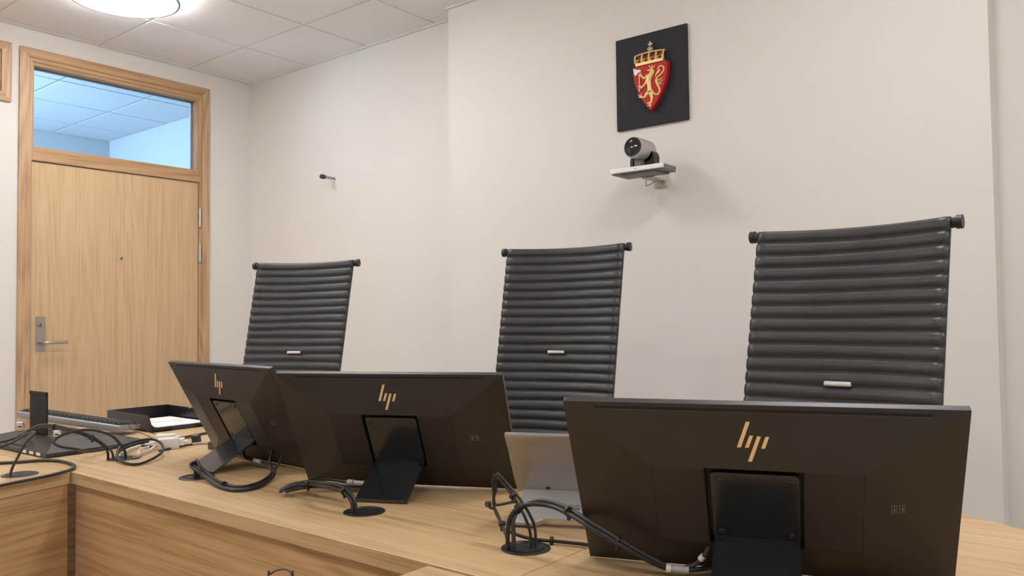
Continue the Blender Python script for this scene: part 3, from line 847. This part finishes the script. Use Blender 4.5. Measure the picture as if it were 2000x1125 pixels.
bundle('cable_bundle', 'black cables looping from a grommet over the monitor that lies face down', [
    ([(2.556, -2.197, 0.712), (2.558, -2.199, 0.754), (2.542, -2.213, 0.780), (2.531, -2.248, 0.805), (2.506, -2.282, 0.822), (2.432, -2.303, 0.830), (2.344, -2.308, 0.825), (2.264, -2.307, 0.806), (2.206, -2.301, 0.787), (2.165, -2.320, 0.775), (2.166, -2.358, 0.768), (2.145, -2.396, 0.758), (2.10, -2.44, 0.745)], 0.0040, 'cable'),
    ([(2.568, -2.188, 0.712), (2.569, -2.190, 0.751), (2.547, -2.209, 0.781), (2.529, -2.250, 0.813), (2.504, -2.284, 0.829), (2.435, -2.300, 0.836), (2.358, -2.311, 0.833), (2.291, -2.312, 0.818), (2.231, -2.307, 0.798), (2.179, -2.290, 0.783), (2.14, -2.27, 0.782)], 0.0036, 'cable_grey'),
    ([(2.600, -2.164, 0.712), (2.601, -2.165, 0.747), (2.595, -2.170, 0.766), (2.583, -2.194, 0.801), (2.573, -2.229, 0.821), (2.562, -2.263, 0.829), (2.541, -2.292, 0.825), (2.531, -2.325, 0.815), (2.538, -2.345, 0.800), (2.550, -2.330, 0.786), (2.545, -2.285, 0.772), (2.47, -2.215, 0.748), (2.424, -2.136, 0.742), (2.405, -2.06, 0.740), (2.430, -2.028, 0.738), (2.496, -2.016, 0.738)], 0.0042, 'cable'),
], ties=[((2.436, -2.302, 0.832), (1, 0, 0), 0.0090), ((2.536, -2.235, 0.799), (1, -1, 0.6), 0.0085)],
    extra=[('plug', (2.14, -2.27, 0.782), (2.12, -2.262, 0.782), 0.007, 'plug_grey'), ('plug', (2.19, -2.313, 0.783), (2.206, -2.301, 0.788), 0.006, 'plug_dark')])
lb = thing('cable_label', 'white folded cable label at the left edge of the face-down monitor', 'label', (2.025, -2.247, 0.79), (0.3, 0, 0.5), 'white cable labels')
finish('flag', bx((-0.010, -0.004, 0.0), (0.016, 0.004, 0.022), 0.0008, 1), 'white_label', lb)
finish('label_slot', bx((-0.006, -0.0044, 0.005), (0.011, 0.0, 0.009)), 'seam', lb)
lb = thing('cable_label', 'white cable label hanging at the middle of the looped cables', 'label', (2.452, -2.300, 0.805), (0.2, 0, 0.5), 'white cable labels')
finish('flag', bx((-0.010, -0.004, 0.0), (0.012, 0.004, 0.018), 0.0008, 1), 'white_label', lb)
finish('label_slot', bx((-0.005, -0.0044, 0.004), (0.007, 0.0, 0.0085)), 'seam', lb)

tag(finish('coiled_cable', tube([(2.572, -2.177, 0.715), (2.566, -2.174, 0.745), (2.532, -2.143, 0.760), (2.491, -2.073, 0.765), (2.499, -2.028, 0.765), (2.546, -2.022, 0.755), (2.646, -2.070, 0.748), (2.698, -2.121, 0.740), (2.744, -2.192, 0.7355), (2.690, -2.210, 0.7355), (2.605, -2.193, 0.741), (2.547, -2.153, 0.750), (2.505, -2.090, 0.757), (2.49, -2.05, 0.755)], 0.0042, 8, 8), 'cable', None, True, 179),
    'single black cable coiled in a loop in front of the white adapters', 'cable')

bundle('cable_bundle', 'black cable bent up out of the grommet on the lower left side desk', [
    ([(2.622, -2.487, 0.712), (2.625, -2.488, 0.748), (2.641, -2.477, 0.787), (2.658, -2.465, 0.823), (2.657, -2.442, 0.850), (2.593, -2.441, 0.837), (2.603, -2.483, 0.821), (2.603, -2.508, 0.814), (2.59, -2.56, 0.79), (2.57, -2.66, 0.737)], 0.0036, 'cable_grey')])
tag(finish('desk_cable', tube([(2.22, -2.56, 0.735), (2.333, -2.469, 0.735), (2.376, -2.430, 0.735), (2.409, -2.386, 0.735), (2.432, -2.339, 0.735), (2.485, -2.310, 0.735), (2.569, -2.309, 0.735), (2.630, -2.325, 0.735), (2.672, -2.357, 0.7355), (2.709, -2.415, 0.736), (2.731, -2.488, 0.736), (2.743, -2.538, 0.736), (2.757, -2.597, 0.7355), (2.78, -2.70, 0.735)], 0.0046, 8, 8), 'cable_grey', None, True, 179),
    'thick black cable running along the edge of the lower left side desk', 'cable')

# thin wire lying in front of the desk panel, held by the floor box below
tag(finish('thin_wire', tube([(3.70, -2.50, 0.003), (3.735, -2.47, 0.35), (3.761, -2.459, 0.655), (3.766, -2.455, 0.677), (3.788, -2.451, 0.689), (3.809, -2.447, 0.691), (3.823, -2.449, 0.685), (3.833, -2.453, 0.665), (3.86, -2.47, 0.35), (3.89, -2.50, 0.003)], 0.0016, 6, 8), 'cable_grey', None, True, 179),
    'thin dark wire arching up in front of the desk panel at the bottom edge', 'wire')

# white adapters, their cords and the small black plug
def adapter(loc, rz, label):
    t = thing('power_adapter', label, 'adapter', loc, (0, 0, rz), 'white plug adapters')
    finish('body', prism([(-0.032, -0.018), (-0.022, -0.024), (0.022, -0.024), (0.034, -0.012), (0.034, 0.012), (0.022, 0.024), (-0.022, 0.024), (-0.032, 0.018)], 0.0, 0.036, 'xy', 0.004), 'white_plastic', t, True)
    finish('collar', bx((0.030, -0.012, 0.008), (0.048, 0.012, 0.030), 0.003, 2), 'white_plastic', t, True)
    for s in (-1, 1):
        finish('pin', cyl((0.046, s * 0.007, 0.019), (0.062, s * 0.007, 0.019), 0.0022, n=10), 'zinc', t, True)
adapter((2.428, -1.945, DZ), 0.9, 'white plug adapter nearer the document tray')
adapter((2.520, -1.985, DZ), 1.25, 'white plug adapter in front, nearer the looped black cable')
bundle('adapter_cord', 'white cords with plugs lying across the grommet by the adapters', [
    ([(2.557, -2.151, 0.737), (2.488, -2.105, 0.7375), (2.435, -2.045, 0.738), (2.430, -2.008, 0.740), (2.440, -1.985, 0.745)], 0.0040, 'white_plastic'),
    ([(2.619, -2.142, 0.737), (2.579, -2.106, 0.7375), (2.544, -2.060, 0.738), (2.518, -2.035, 0.740), (2.512, -2.012, 0.748)], 0.0040, 'white_plastic'),
    ([(2.590, -2.120, 0.736), (2.535, -2.090, 0.7365), (2.48, -2.055, 0.7365), (2.47, -2.02, 0.738), (2.49, -2.0, 0.742)], 0.0028, 'white_plastic')],
    extra=[('plug', (2.619, -2.142, 0.7385), (2.588, -2.114, 0.7385), 0.0075, 'white_plastic'), ('plug_tip', (2.627, -2.149, 0.7385), (2.618, -2.141, 0.7385), 0.005, 'zinc'), ('plug', (2.557, -2.151, 0.738), (2.527, -2.130, 0.738), 0.0065, 'white_plastic')], cat='cord')
pl = thing('wall_plug', 'small black plug on a thin cord beside the leftmost monitor', 'plug', (2.495, -1.868, DZ), (0, 0, 0.5))
finish('body', bx((-0.012, -0.012, 0.002), (0.012, 0.012, 0.032), 0.003, 2, mtx=Matrix.Rotation(0.25, 4, 'X')), 'plug_dark', pl, True)
finish('cord', tube([Vector(q) - Vector((2.495, -1.868, DZ)) for q in [(2.405, -1.962, 0.755), (2.360, -1.950, 0.768), (2.278, -1.924, 0.788), (2.251, -1.872, 0.796), (2.256, -1.834, 0.780), (2.285, -1.812, 0.755), (2.376, -1.831, 0.742), (2.485, -1.872, 0.748)]], 0.0013, 6, 8), 'cable', pl, True, 179)
tag(finish('short_cable', tube([(2.400, -1.905, 0.735), (2.366, -1.870, 0.735), (2.346, -1.811, 0.735), (2.334, -1.774, 0.735), (2.317, -1.692, 0.735)], 0.0042, 8, 8), 'cable', None, True, 179),
    'short black cable lying straight in front of the document tray', 'cable')
sty = thing('audio_lead', 'thin lead, half black and half silver, lying beside the white adapters', 'cable', (2.547, -2.010, DZ))
O_ = Vector((2.547, -2.010, DZ))
finish('black_part', tube([Vector(q) - O_ for q in [(2.560, -2.035, 0.734), (2.547, -2.000, 0.734), (2.529, -1.960, 0.734), (2.522, -1.901, 0.734)]], 0.0034, 8, 6), 'cable', sty, True)
finish('silver_part', tube([Vector(q) - O_ for q in [(2.522, -1.901, 0.734), (2.526, -1.872, 0.7345), (2.553, -1.850, 0.735), (2.56, -1.82, 0.735)]], 0.0040, 8, 6), 'plug_grey', sty, True)

# ------------------------------------------------------------------ letter tray with papers
tr = thing('letter_tray', 'black plastic letter tray with high sides on the far left of the desk', 'tray', (1.93, -1.698, DZ))
finish('base', bx((-0.185, -0.128, 0.0), (0.185, 0.128, 0.006), 0.0015, 1), 'tray', tr)
side = [(-0.185, 0.0), (0.185, 0.0), (0.185, 0.022), (0.165, 0.030), (0.150, 0.054), (0.138, 0.060), (-0.185, 0.062)]
finish('side', prism(side, -0.128, -0.1235, 'xz', 0.001), 'tray', tr)
side2 = [(-0.185, 0.0), (0.185, 0.0), (0.185, 0.022), (0.165, 0.030), (0.150, 0.060), (0.005, 0.060), (0.003, 0.054), (-0.008, 0.054), (-0.010, 0.060), (-0.185, 0.062)]
finish('side', prism(side2, 0.1235, 0.128, 'xz', 0.001), 'tray', tr)
finish('back', bx((-0.185, -0.1235, 0.0), (-0.180, 0.1235, 0.062), 0.001, 1), 'tray', tr)
finish('front_lip', bx((0.178, -0.1235, 0.0), (0.185, -0.05, 0.017), 0.0015, 1), 'tray', tr)
finish('front_lip', bx((0.178, 0.05, 0.0), (0.185, 0.1235, 0.017), 0.0015, 1), 'tray', tr)
pp = thing('paper_stack', 'white sheets of paper with dark printed edges in the black tray', 'paper', (1.93, -1.698, DZ + 0.0062))
for k in range(5):
    finish('sheet', bx((-0.13 + 0.002 * k, -0.105, 0.0022 * k), (0.172 - 0.003 * (k % 3), 0.105 - 0.002 * (k % 2), 0.0022 * k + 0.0021)), 'paper' if k == 4 else 'paper_edge', pp)
finish('printed_line', bx((0.02, -0.104, 0.01085), (0.026, 0.102, 0.0112)), 'plug_grey', pp)

# ------------------------------------------------------------------ keyboards
def keyboard(loc, rot, label, side_m='kb_side', L=0.45, D=0.125):
    t = thing('keyboard', label, 'keyboard', loc, rot, 'keyboards')
    prof = [(0.0, 0.0), (D, 0.0), (D, 0.022), (D - 0.01, 0.026), (0.012, 0.016), (0.0, 0.010)]
    finish('body', prism(prof, -L / 2, L / 2, 'yz', 0.002), side_m, t, True)
    slope = math.atan2(0.010, D - 0.022)
    top = lambda yy: 0.016 + (yy - 0.012) * math.tan(slope)
    finish('key_bed', prism([(0.010, top(0.010) - 0.004), (D - 0.008, top(D - 0.008) - 0.004), (D - 0.008, top(D - 0.008) + 0.0016), (0.010, top(0.010) + 0.0016)], -L / 2 + 0.003, L / 2 - 0.003, 'yz'), 'blackplastic', t)
    pitch, kd = 0.0186, 0.0186
    first = {}
    ncol = int((L - 0.02) / pitch)
    for row in range(5):
        y0 = 0.016 + row * (kd + (0.001 if row == 4 else 0))
        c = 0
        while c < ncol:
            wk = 6 if (row == 0 and c == 4) else 1
            wk = min(wk, ncol - c)
            x0 = -L / 2 + 0.010 + c * pitch
            loc_ = (x0 + wk * pitch / 2, y0 + kd / 2, top(y0 + kd / 2) + 0.001)
            if wk not in first:
                sx = wk * pitch / 2 - 0.0012
                bm = bmesh.new()
                a = [bm.verts.new((s * sx, q * (kd / 2 - 0.001), 0)) for s, q in ((-1, -1), (1, -1), (1, 1), (-1, 1))]
                b_ = [bm.verts.new((s * (sx - 0.002), q * (kd / 2 - 0.003), 0.007)) for s, q in ((-1, -1), (1, -1), (1, 1), (-1, 1))]
                bm.faces.new(b_)
                for k in range(4):
                    bm.faces.new((a[k], a[(k + 1) % 4], b_[(k + 1) % 4], b_[k]))
                o = finish('key', bm, 'keycap', t)
                o.rotation_euler = (slope, 0, 0)
                o.location = loc_
                first[wk] = o
            else:
                copy_child(first[wk], t, loc_)
            c += wk
    return t
keyboard((1.8615, -1.943, 0.770), (0, -0.118, 0.505 + PI), 'grey sided keyboard with dark keys resting aslant on the face-down monitor', L=0.43)
keyboard((2.862, -1.792, DZ), (0, 0, PI - 0.03), 'dark keyboard half hidden behind the leftmost upright monitor', 'monitor_rim')

# ------------------------------------------------------------------ desk telephone
tp = thing('desk_telephone', 'silver backed video telephone between the middle and right monitors', 'telephone', (4.053, -2.083, DZ), (0, 0, 0.42))
LB = math.hypot(0.085, 0.052)
ang = math.atan2(0.052, 0.085)
bm = prism([(0.0, 0.0), (0.040, 0.0), (0.060, 0.011), (0.190, 0.011), (0.210, 0.0), (0.250, 0.0), (0.248, LB), (0.002, LB)], -0.006, 0.006, 'xy', 0.002, mtx=Matrix.Translation((0, 0.0, 0.0065)) @ Matrix.Rotation(ang, 4, 'X'))
base = finish('stand', bm, 'phone_stand', tp)
finish('stand_edge', prism([(0.060, 0.0105), (0.190, 0.0105), (0.190, 0.0125), (0.060, 0.0125)], -0.006, 0.0068, 'xy', mtx=Matrix.Translation((0, 0.0, 0.0065)) @ Matrix.Rotation(ang, 4, 'X')), 'chrome', base)
finish('rubber_foot', bx((0.002, 0.0, 0.0), (0.040, 0.02, 0.0035)), 'dark_rubber', base)
finish('rubber_foot', bx((0.210, 0.0, 0.0), (0.248, 0.02, 0.0035)), 'dark_rubber', base)
# the head: silver back bowed along its length, black screen on the far side
prof = [(0.083, 0.055), (0.078, 0.060), (0.058, 0.082), (0.040, 0.105), (0.022, 0.130), (0.008, 0.152), (-0.012, 0.174), (-0.020, 0.184), (-0.021, 0.189), (-0.017, 0.1925), (-0.010, 0.192), (0.000, 0.184), (0.100, 0.066), (0.098, 0.056)]
hd = finish('head', prism(prof, -0.012, 0.262, 'yz', 0.0015), 'phone', tp, True, 25)
finish('screen', bx((-0.008, 0.0, 0.0), (0.258, 0.006, 0.150), 0.001, 1, mtx=Matrix.Translation((0, 0.102, 0.064)) @ Matrix.Rotation(math.atan2(0.100, 0.118), 4, 'X')), 'screen', hd)
finish('lock_slot', bx((0.0, -0.001, 0.0), (0.0085, 0.003, 0.0036), mtx=Matrix.Translation((0.052, 0.0735, 0.0645)) @ Matrix.Rotation(0.73, 4, 'X')), 'seam', hd)
finish('hinge', cyl((0.004, 0.086, 0.058), (0.246, 0.086, 0.058), 0.006, n=14), 'phone_dark', tp, True)
# maker's mark: nine small bars over the word
mk = Matrix.Translation((0, 0.0, 0.0065)) @ Matrix.Rotation(ang, 4, 'X')
LX, LY = 0.103, 0.050
hs = (0.0022, 0.0036, 0.0058, 0.0036, 0.0022, 0.0036, 0.0058, 0.0036, 0.0022)
first = None
for k in range(9):
    bm = bx((LX + 0.0035 * k, LY, 0.006), (LX + 0.0035 * k + 0.0012, LY + hs[k], 0.0066), mtx=mk)
    o = finish('logo_bar', bm, 'print', base)
fc = bpy.data.curves.new('cisco', 'FONT')
fc.body = 'CISCO'
fc.size = 0.0088
fc.space_character = 1.1
fc.extrude = 0.0003
fc.offset = 0.00022
fo = bpy.data.objects.new('lettering_source', fc)
C.objects.link(fo)
bpy.context.view_layer.update()
me = bpy.data.meshes.new_from_object(fo.evaluated_get(bpy.context.evaluated_depsgraph_get()))
bpy.data.objects.remove(fo)
bm = bmesh.new()
bm.from_mesh(me)
bpy.data.meshes.remove(me)
bmesh.ops.transform(bm, matrix=mk @ Matrix.Translation((LX - 0.0005, LY - 0.0090, 0.0063)), verts=bm.verts[:])
finish('lettering', bm, 'print', base)

# ------------------------------------------------------------------ wall: door stop
ds = thing('door_stop', 'steel door stop with a black rubber tip on the wall right of the door', 'door stop', (0.923, 0.0, 2.066))
rotm = Matrix.Rotation(PI / 2, 4, 'X')
finish('flange', lathe([(0.0, 0.004), (0.019, 0.004), (0.021, 0.002), (0.021, 0.0)], 24, mtx=rotm), 'chrome', ds, True)
finish('stem', lathe([(0.0105, 0.002), (0.0105, 0.075), (0.0, 0.075)], 20, mtx=rotm), 'steel', ds, True)
finish('rubber_tip', lathe([(0.0, 0.108), (0.010, 0.108), (0.0145, 0.104), (0.0155, 0.092), (0.0150, 0.080), (0.0125, 0.073), (0.0, 0.073)], 22, mtx=rotm), 'dark_rubber', ds, True)

# ------------------------------------------------------------------ wall: coat of arms
arms = thing('coat_of_arms', 'dark square wall plaque with a red shield, golden lion and crown', 'plaque', (3.320, PY, 2.22))
finish('board', bx((-0.169, -0.014, -0.211), (0.192, 0.0, 0.215), 0.001, 1), 'board', arms)
# shield outline, straight top and pointed foot
def side_curve(s):
    cx, w0 = 0.0222, 0.0875
    pts = []
    for k in range(13):
        q = k / 12
        zz = 0.061 - 0.21 * q
        ww = w0 * (1 - max(0, (q - 0.05) / 0.95) ** 2.1) if q < 1 else 0.0
        pts.append((cx + s * ww, zz))
    return pts
L_ = side_curve(-1)
R_ = side_curve(1)
outline = L_ + R_[::-1][1:]
sh = finish('shield', prism(outline, -0.040, -0.014, 'xz', 0.0022), 'red', arms)
STROKES = {
    'torso': [(0.0378, 0.0326, 0.0085), (0.033, 0.0181, 0.0118), (0.02, 0.0036, 0.0148), (0.0161, -0.0189, 0.0118), (0.0192, -0.0397, 0.0105), (0.0197, -0.0631, 0.0125)],
    'head': [(0.0389, 0.0355, 0.0072), (0.0309, 0.034, 0.0085), (0.0206, 0.033, 0.0046), (0.0085, 0.0351, 0.0023)],
    'hind_leg': [(0.0221, -0.0666, 0.0118), (0.0296, -0.0881, 0.0072), (0.0286, -0.1065, 0.0056), (0.0255, -0.1199, 0.0049)],
    'claw1': [(0.0255, -0.1199, 0.0043), (0.0056, -0.1118, 0.002)], 'claw2': [(0.0244, -0.1228, 0.0043), (0.0064, -0.1275, 0.002)],
    'claw3': [(0.0244, -0.1228, 0.0043), (0.019, -0.1368, 0.002)], 'claw4': [(0.0255, -0.1199, 0.0043), (0.0154, -0.1088, 0.002)],
    'raised_leg': [(0.0151, -0.0685, 0.0118), (0.0012, -0.0721, 0.0066), (-0.0035, -0.0837, 0.0052), (-0.0234, -0.0826, 0.0043)],
    'claw5': [(-0.0234, -0.0826, 0.0036), (-0.0374, -0.0792, 0.0016)], 'claw6': [(-0.0234, -0.0817, 0.0036), (-0.0383, -0.0681, 0.0016)],
    'claw7': [(-0.0234, -0.0811, 0.0036), (-0.0231, -0.063, 0.0016)],
    'arm': [(0.0115, 0.0115, 0.0098), (-0.0054, 0.0014, 0.0049), (-0.025, 0.0171, 0.0043)],
    'claw8': [(-0.025, 0.0171, 0.0033), (-0.039, 0.0246, 0.0016)], 'claw9': [(-0.025, 0.0171, 0.0033), (-0.0248, 0.0312, 0.0016)],
    'claw10': [(-0.025, 0.0171, 0.0033), (-0.0179, 0.0251, 0.0016)],
    'lower_arm': [(0.0094, -0.0083, 0.0085), (-0.0013, -0.0234, 0.0049), (-0.0191, -0.0388, 0.0039)],
    'claw11': [(-0.0191, -0.0388, 0.0033), (-0.04, -0.0286, 0.0016)], 'claw12': [(-0.0191, -0.0388, 0.0033), (-0.0333, -0.0455, 0.0016)],
    'claw13': [(-0.0201, -0.0376, 0.0033), (-0.0276, -0.0246, 0.0016)],
    'tail': [(0.0316, -0.056, 0.003), (0.0409, -0.0747, 0.0036), (0.0561, -0.0834, 0.0039), (0.0689, -0.0737, 0.0039), (0.0685, -0.0567, 0.0043), (0.0587, -0.0379, 0.0046), (0.0532, -0.0214, 0.0043), (0.0593, -0.0063, 0.0043), (0.0765, 0.0039, 0.0039), (0.0903, 0.0184, 0.0036), (0.0923, 0.0309, 0.0033), (0.0823, 0.0409, 0.003), (0.0697, 0.0401, 0.003), (0.0635, 0.0321, 0.003)],
    'tuft1': [(0.0641, 0.032, 0.003), (0.0683, 0.0203, 0.0066), (0.0562, 0.0104, 0.0039), (0.0484, -0.0041, 0.0013)],
    'tuft2': [(0.0556, -0.0203, 0.0039), (0.0727, -0.0175, 0.003), (0.0881, -0.0103, 0.0013)],
    'tuft3': [(0.0588, -0.0318, 0.0039), (0.0759, -0.0279, 0.003), (0.0895, -0.0208, 0.0013)],
    'tuft4': [(0.0655, -0.0392, 0.0033), (0.0757, -0.0381, 0.0026), (0.0842, -0.0351, 0.0013)],
    'crown1': [(0.0218, 0.0452, 0.002), (0.021, 0.0562, 0.002)], 'crown2': [(0.0336, 0.0459, 0.002), (0.0338, 0.0552, 0.002)],
    'crown3': [(0.0438, 0.0407, 0.002), (0.0468, 0.0519, 0.002)], 'crown4': [(0.0219, 0.0467, 0.0023), (0.0449, 0.043, 0.0023)],
}
bm = bmesh.new()
for k, v in STROKES.items():
    dep = 0.0415
    tube([(x, -dep, z) for x, z, q in v], [q for x, z, q in v], 10, 6, bm, flat=(1, 0.65))
finish('lion', bm, 'gilt', arms, True, 179)
bm = tube([(-0.0294, -0.0435, 0.0274), (-0.0298, -0.0435, -0.0133), (-0.031, -0.0435, -0.0553)], 0.0027, 8, 4)
ax = finish('axe_shaft', bm, 'gilt', arms, True)
finish('axe_blade', prism([(-0.0596, 0.0554), (-0.0403, 0.0459), (-0.0238, 0.0441), (-0.0223, 0.0322), (-0.0371, 0.0314), (-0.0504, 0.0183), (-0.0566, 0.0312)], -0.046, -0.040, 'xz', 0.0008), 'silver_paint', ax)
cr = finish('crown', bx((-0.0525, -0.040, 0.0635), (0.0865, -0.016, 0.078), 0.0025, 2), 'gilt', arms)
finish('crown_lining', bx((-0.050, -0.026, 0.076), (0.082, -0.016, 0.112), 0.002, 1), 'dark_red', cr)
for k in range(5):
    xx = -0.0525 + k * 0.0345
    off = (xx - 0.017) * 0.04
    finish('crown_arch', tube([(xx, -0.034, 0.076), (xx - 0.001 + off, -0.036, 0.092), (xx + off, -0.034, 0.112), (xx + off, -0.022, 0.1165), (xx + off, -0.016, 0.116)], 0.0042, 8, 4), 'gilt', cr, True)
    b_ = lathe([(0.0, -0.0058), (0.004, -0.004), (0.0058, 0.0), (0.004, 0.004), (0.0, 0.0058)], 12, mtx=Matrix.Translation((xx, -0.037, 0.092)))
    finish('crown_bead', b_, 'gilt', cr, True)
finish('crown_rim', tube([(-0.0535, -0.030, 0.114), (-0.03, -0.033, 0.1175), (0.017, -0.034, 0.1185), (0.06, -0.033, 0.1175), (0.087, -0.030, 0.114)], 0.0038, 8, 6), 'gilt', cr, True)
for k in range(4):
    for s in (-1, 1):
        xx = -0.0525 + 0.01725 + k * 0.0345 + s * 0.0068
        finish('crown_bead', lathe([(0.0, -0.0046), (0.0033, -0.0033), (0.0046, 0.0), (0.0033, 0.0033), (0.0, 0.0046)], 12, mtx=Matrix.Translation((xx, -0.030, 0.0925))), 'gilt', cr, True)
    xx = -0.0525 + 0.01725 + k * 0.0345
    finish('crown_scroll', tube([(xx - 0.014, -0.033, 0.094), (xx - 0.010, -0.034, 0.081), (xx, -0.034, 0.077), (xx + 0.010, -0.034, 0.081), (xx + 0.014, -0.033, 0.094)], 0.0025, 7, 5), 'gilt', cr, True)
orb = finish('orb', lathe([(0.0, -0.014), (0.007, -0.0121), (0.0121, -0.007), (0.014, 0.0), (0.0121, 0.007), (0.007, 0.0121), (0.0, 0.014)], 24, mtx=Matrix.Translation((0.0205, -0.030, 0.1315))), 'orb', arms, True)
finish('orb_band', lathe([(0.0140, -0.0018), (0.0150, 0.0), (0.0140, 0.0018)], 24, mtx=Matrix.Translation((0.0205, -0.030, 0.1315))), 'gilt', orb, True)
bm = prism([(0.0175, 0.144), (0.0235, 0.144), (0.0220, 0.1525), (0.0305, 0.1505), (0.0305, 0.1585), (0.0220, 0.1565), (0.0240, 0.167), (0.0170, 0.167), (0.0190, 0.1565), (0.0105, 0.1585), (0.0105, 0.1505), (0.0190, 0.1525)], -0.034, -0.026, 'xz', 0.001)
finish('orb_cross', bm, 'gilt', orb)

# ------------------------------------------------------------------ wall: conference camera
cc = thing('conference_camera', 'silver conference camera with a round dark lens on a wall bracket below the plaque', 'camera', (3.367, PY, 1.765))
CY = lambda y: y - PY
bm = prism([(-0.127, 0.0), (0.127, 0.0), (0.130, 0.022), (-0.130, 0.022)], CY(-0.345), CY(-0.235), 'xz', 0.003)
base = finish('base', bm, 'cam_under', cc)
finish('front_trim', prism([(-0.127, 0.004), (0.127, 0.004), (0.130, 0.024), (-0.130, 0.024)], CY(-0.360), CY(-0.345), 'xz', 0.0025), 'cam_light', base)
finish('top_cover', prism([(-0.128, -0.345), (0.128, -0.345), (0.112, -0.230), (-0.112, -0.230)], 0.0, 0.0, 'xy') if False else bx((-0.128, CY(-0.345), 0.0215), (0.128, CY(-0.236), 0.0245), 0.001, 1), 'cam_silver', base)
finish('underside_cover', prism([(-0.085, CY(-0.340)), (0.085, CY(-0.340)), (0.105, CY(-0.25)), (-0.105, CY(-0.25))], -0.008, 0.001, 'xy', 0.002), 'cam_under', base)
finish('base_mark', bx((-0.006, CY(-0.3606), 0.012), (0.006, CY(-0.3598), 0.016)), 'plug_grey', base)
HY0, HY1, HZ, HR = CY(-0.378), CY(-0.240), 0.103, 0.046
hm = Matrix.Translation((0, HY1, HZ)) @ Matrix.Rotation(PI / 2, 4, 'X')
LEN = HY1 - HY0
head = finish('camera_head', lathe([(0.0, -0.004), (0.028, -0.003), (0.040, 0.004), (0.0455, 0.016), (HR, 0.03), (HR, LEN - 0.002), (HR - 0.0015, LEN), (HR - 0.0035, LEN), (HR - 0.004, LEN - 0.006), (0.0, LEN - 0.006)], 48, mtx=hm), 'cam_silver', cc, True)
finish('lens_ring', lathe([(HR - 0.0038, LEN - 0.001), (0.034, LEN - 0.004), (0.033, LEN - 0.012), (HR - 0.004, LEN - 0.012)], 48, mtx=hm), 'blackplastic', head, True)
finish('lens', lathe([(0.0, LEN - 0.0015), (0.012, LEN - 0.002), (0.024, LEN - 0.0035), (0.034, LEN - 0.0055), (0.034, LEN - 0.010), (0.0, LEN - 0.010)], 40, mtx=hm), 'lens', head, True)
yk = [(-0.058, 0.022), (0.058, 0.022), (0.058, 0.075), (0.050, 0.092), (0.047, 0.092), (0.047, 0.075), (0.040, 0.060), (0.022, 0.053), (-0.022, 0.053), (-0.040, 0.060), (-0.047, 0.075), (-0.047, 0.092), (-0.050, 0.092), (-0.058, 0.075)]
finish('yoke', prism(yk, CY(-0.300), CY(-0.250), 'xz', 0.002), 'blackplastic', cc)
finish('yoke_neck', bx((-0.020, CY(-0.335), 0.022), (0.012, CY(-0.300), 0.060), 0.004, 2), 'cam_under', cc)
finish('yoke_post', bx((-0.046, CY(-0.325), 0.022), (-0.030, CY(-0.300), 0.062), 0.002, 2), 'blackplastic', cc)
br = finish('wall_bracket', bx((-0.030, -0.012, -0.040), (0.035, 0.0, 0.016), 0.003, 2), 'bracket_beige', cc)
finish('bracket_arm', bx((-0.026, CY(-0.262), -0.014), (0.030, -0.010, -0.009), 0.001, 1), 'bracket_beige', br)
finish('bracket_gusset', prism([(-0.012, -0.010), (-0.012, -0.036), (CY(-0.22), -0.010)], 0.000, 0.006, 'yz'), 'bracket_beige', br)
finish('cord', tube([(0.0, CY(-0.27), -0.010), (-0.010, CY(-0.25), -0.030), (-0.025, CY(-0.22), -0.040), (-0.030, CY(-0.18), -0.030), (-0.020, CY(-0.15), -0.012)], 0.003, 8, 6), 'bracket_beige', cc, True)
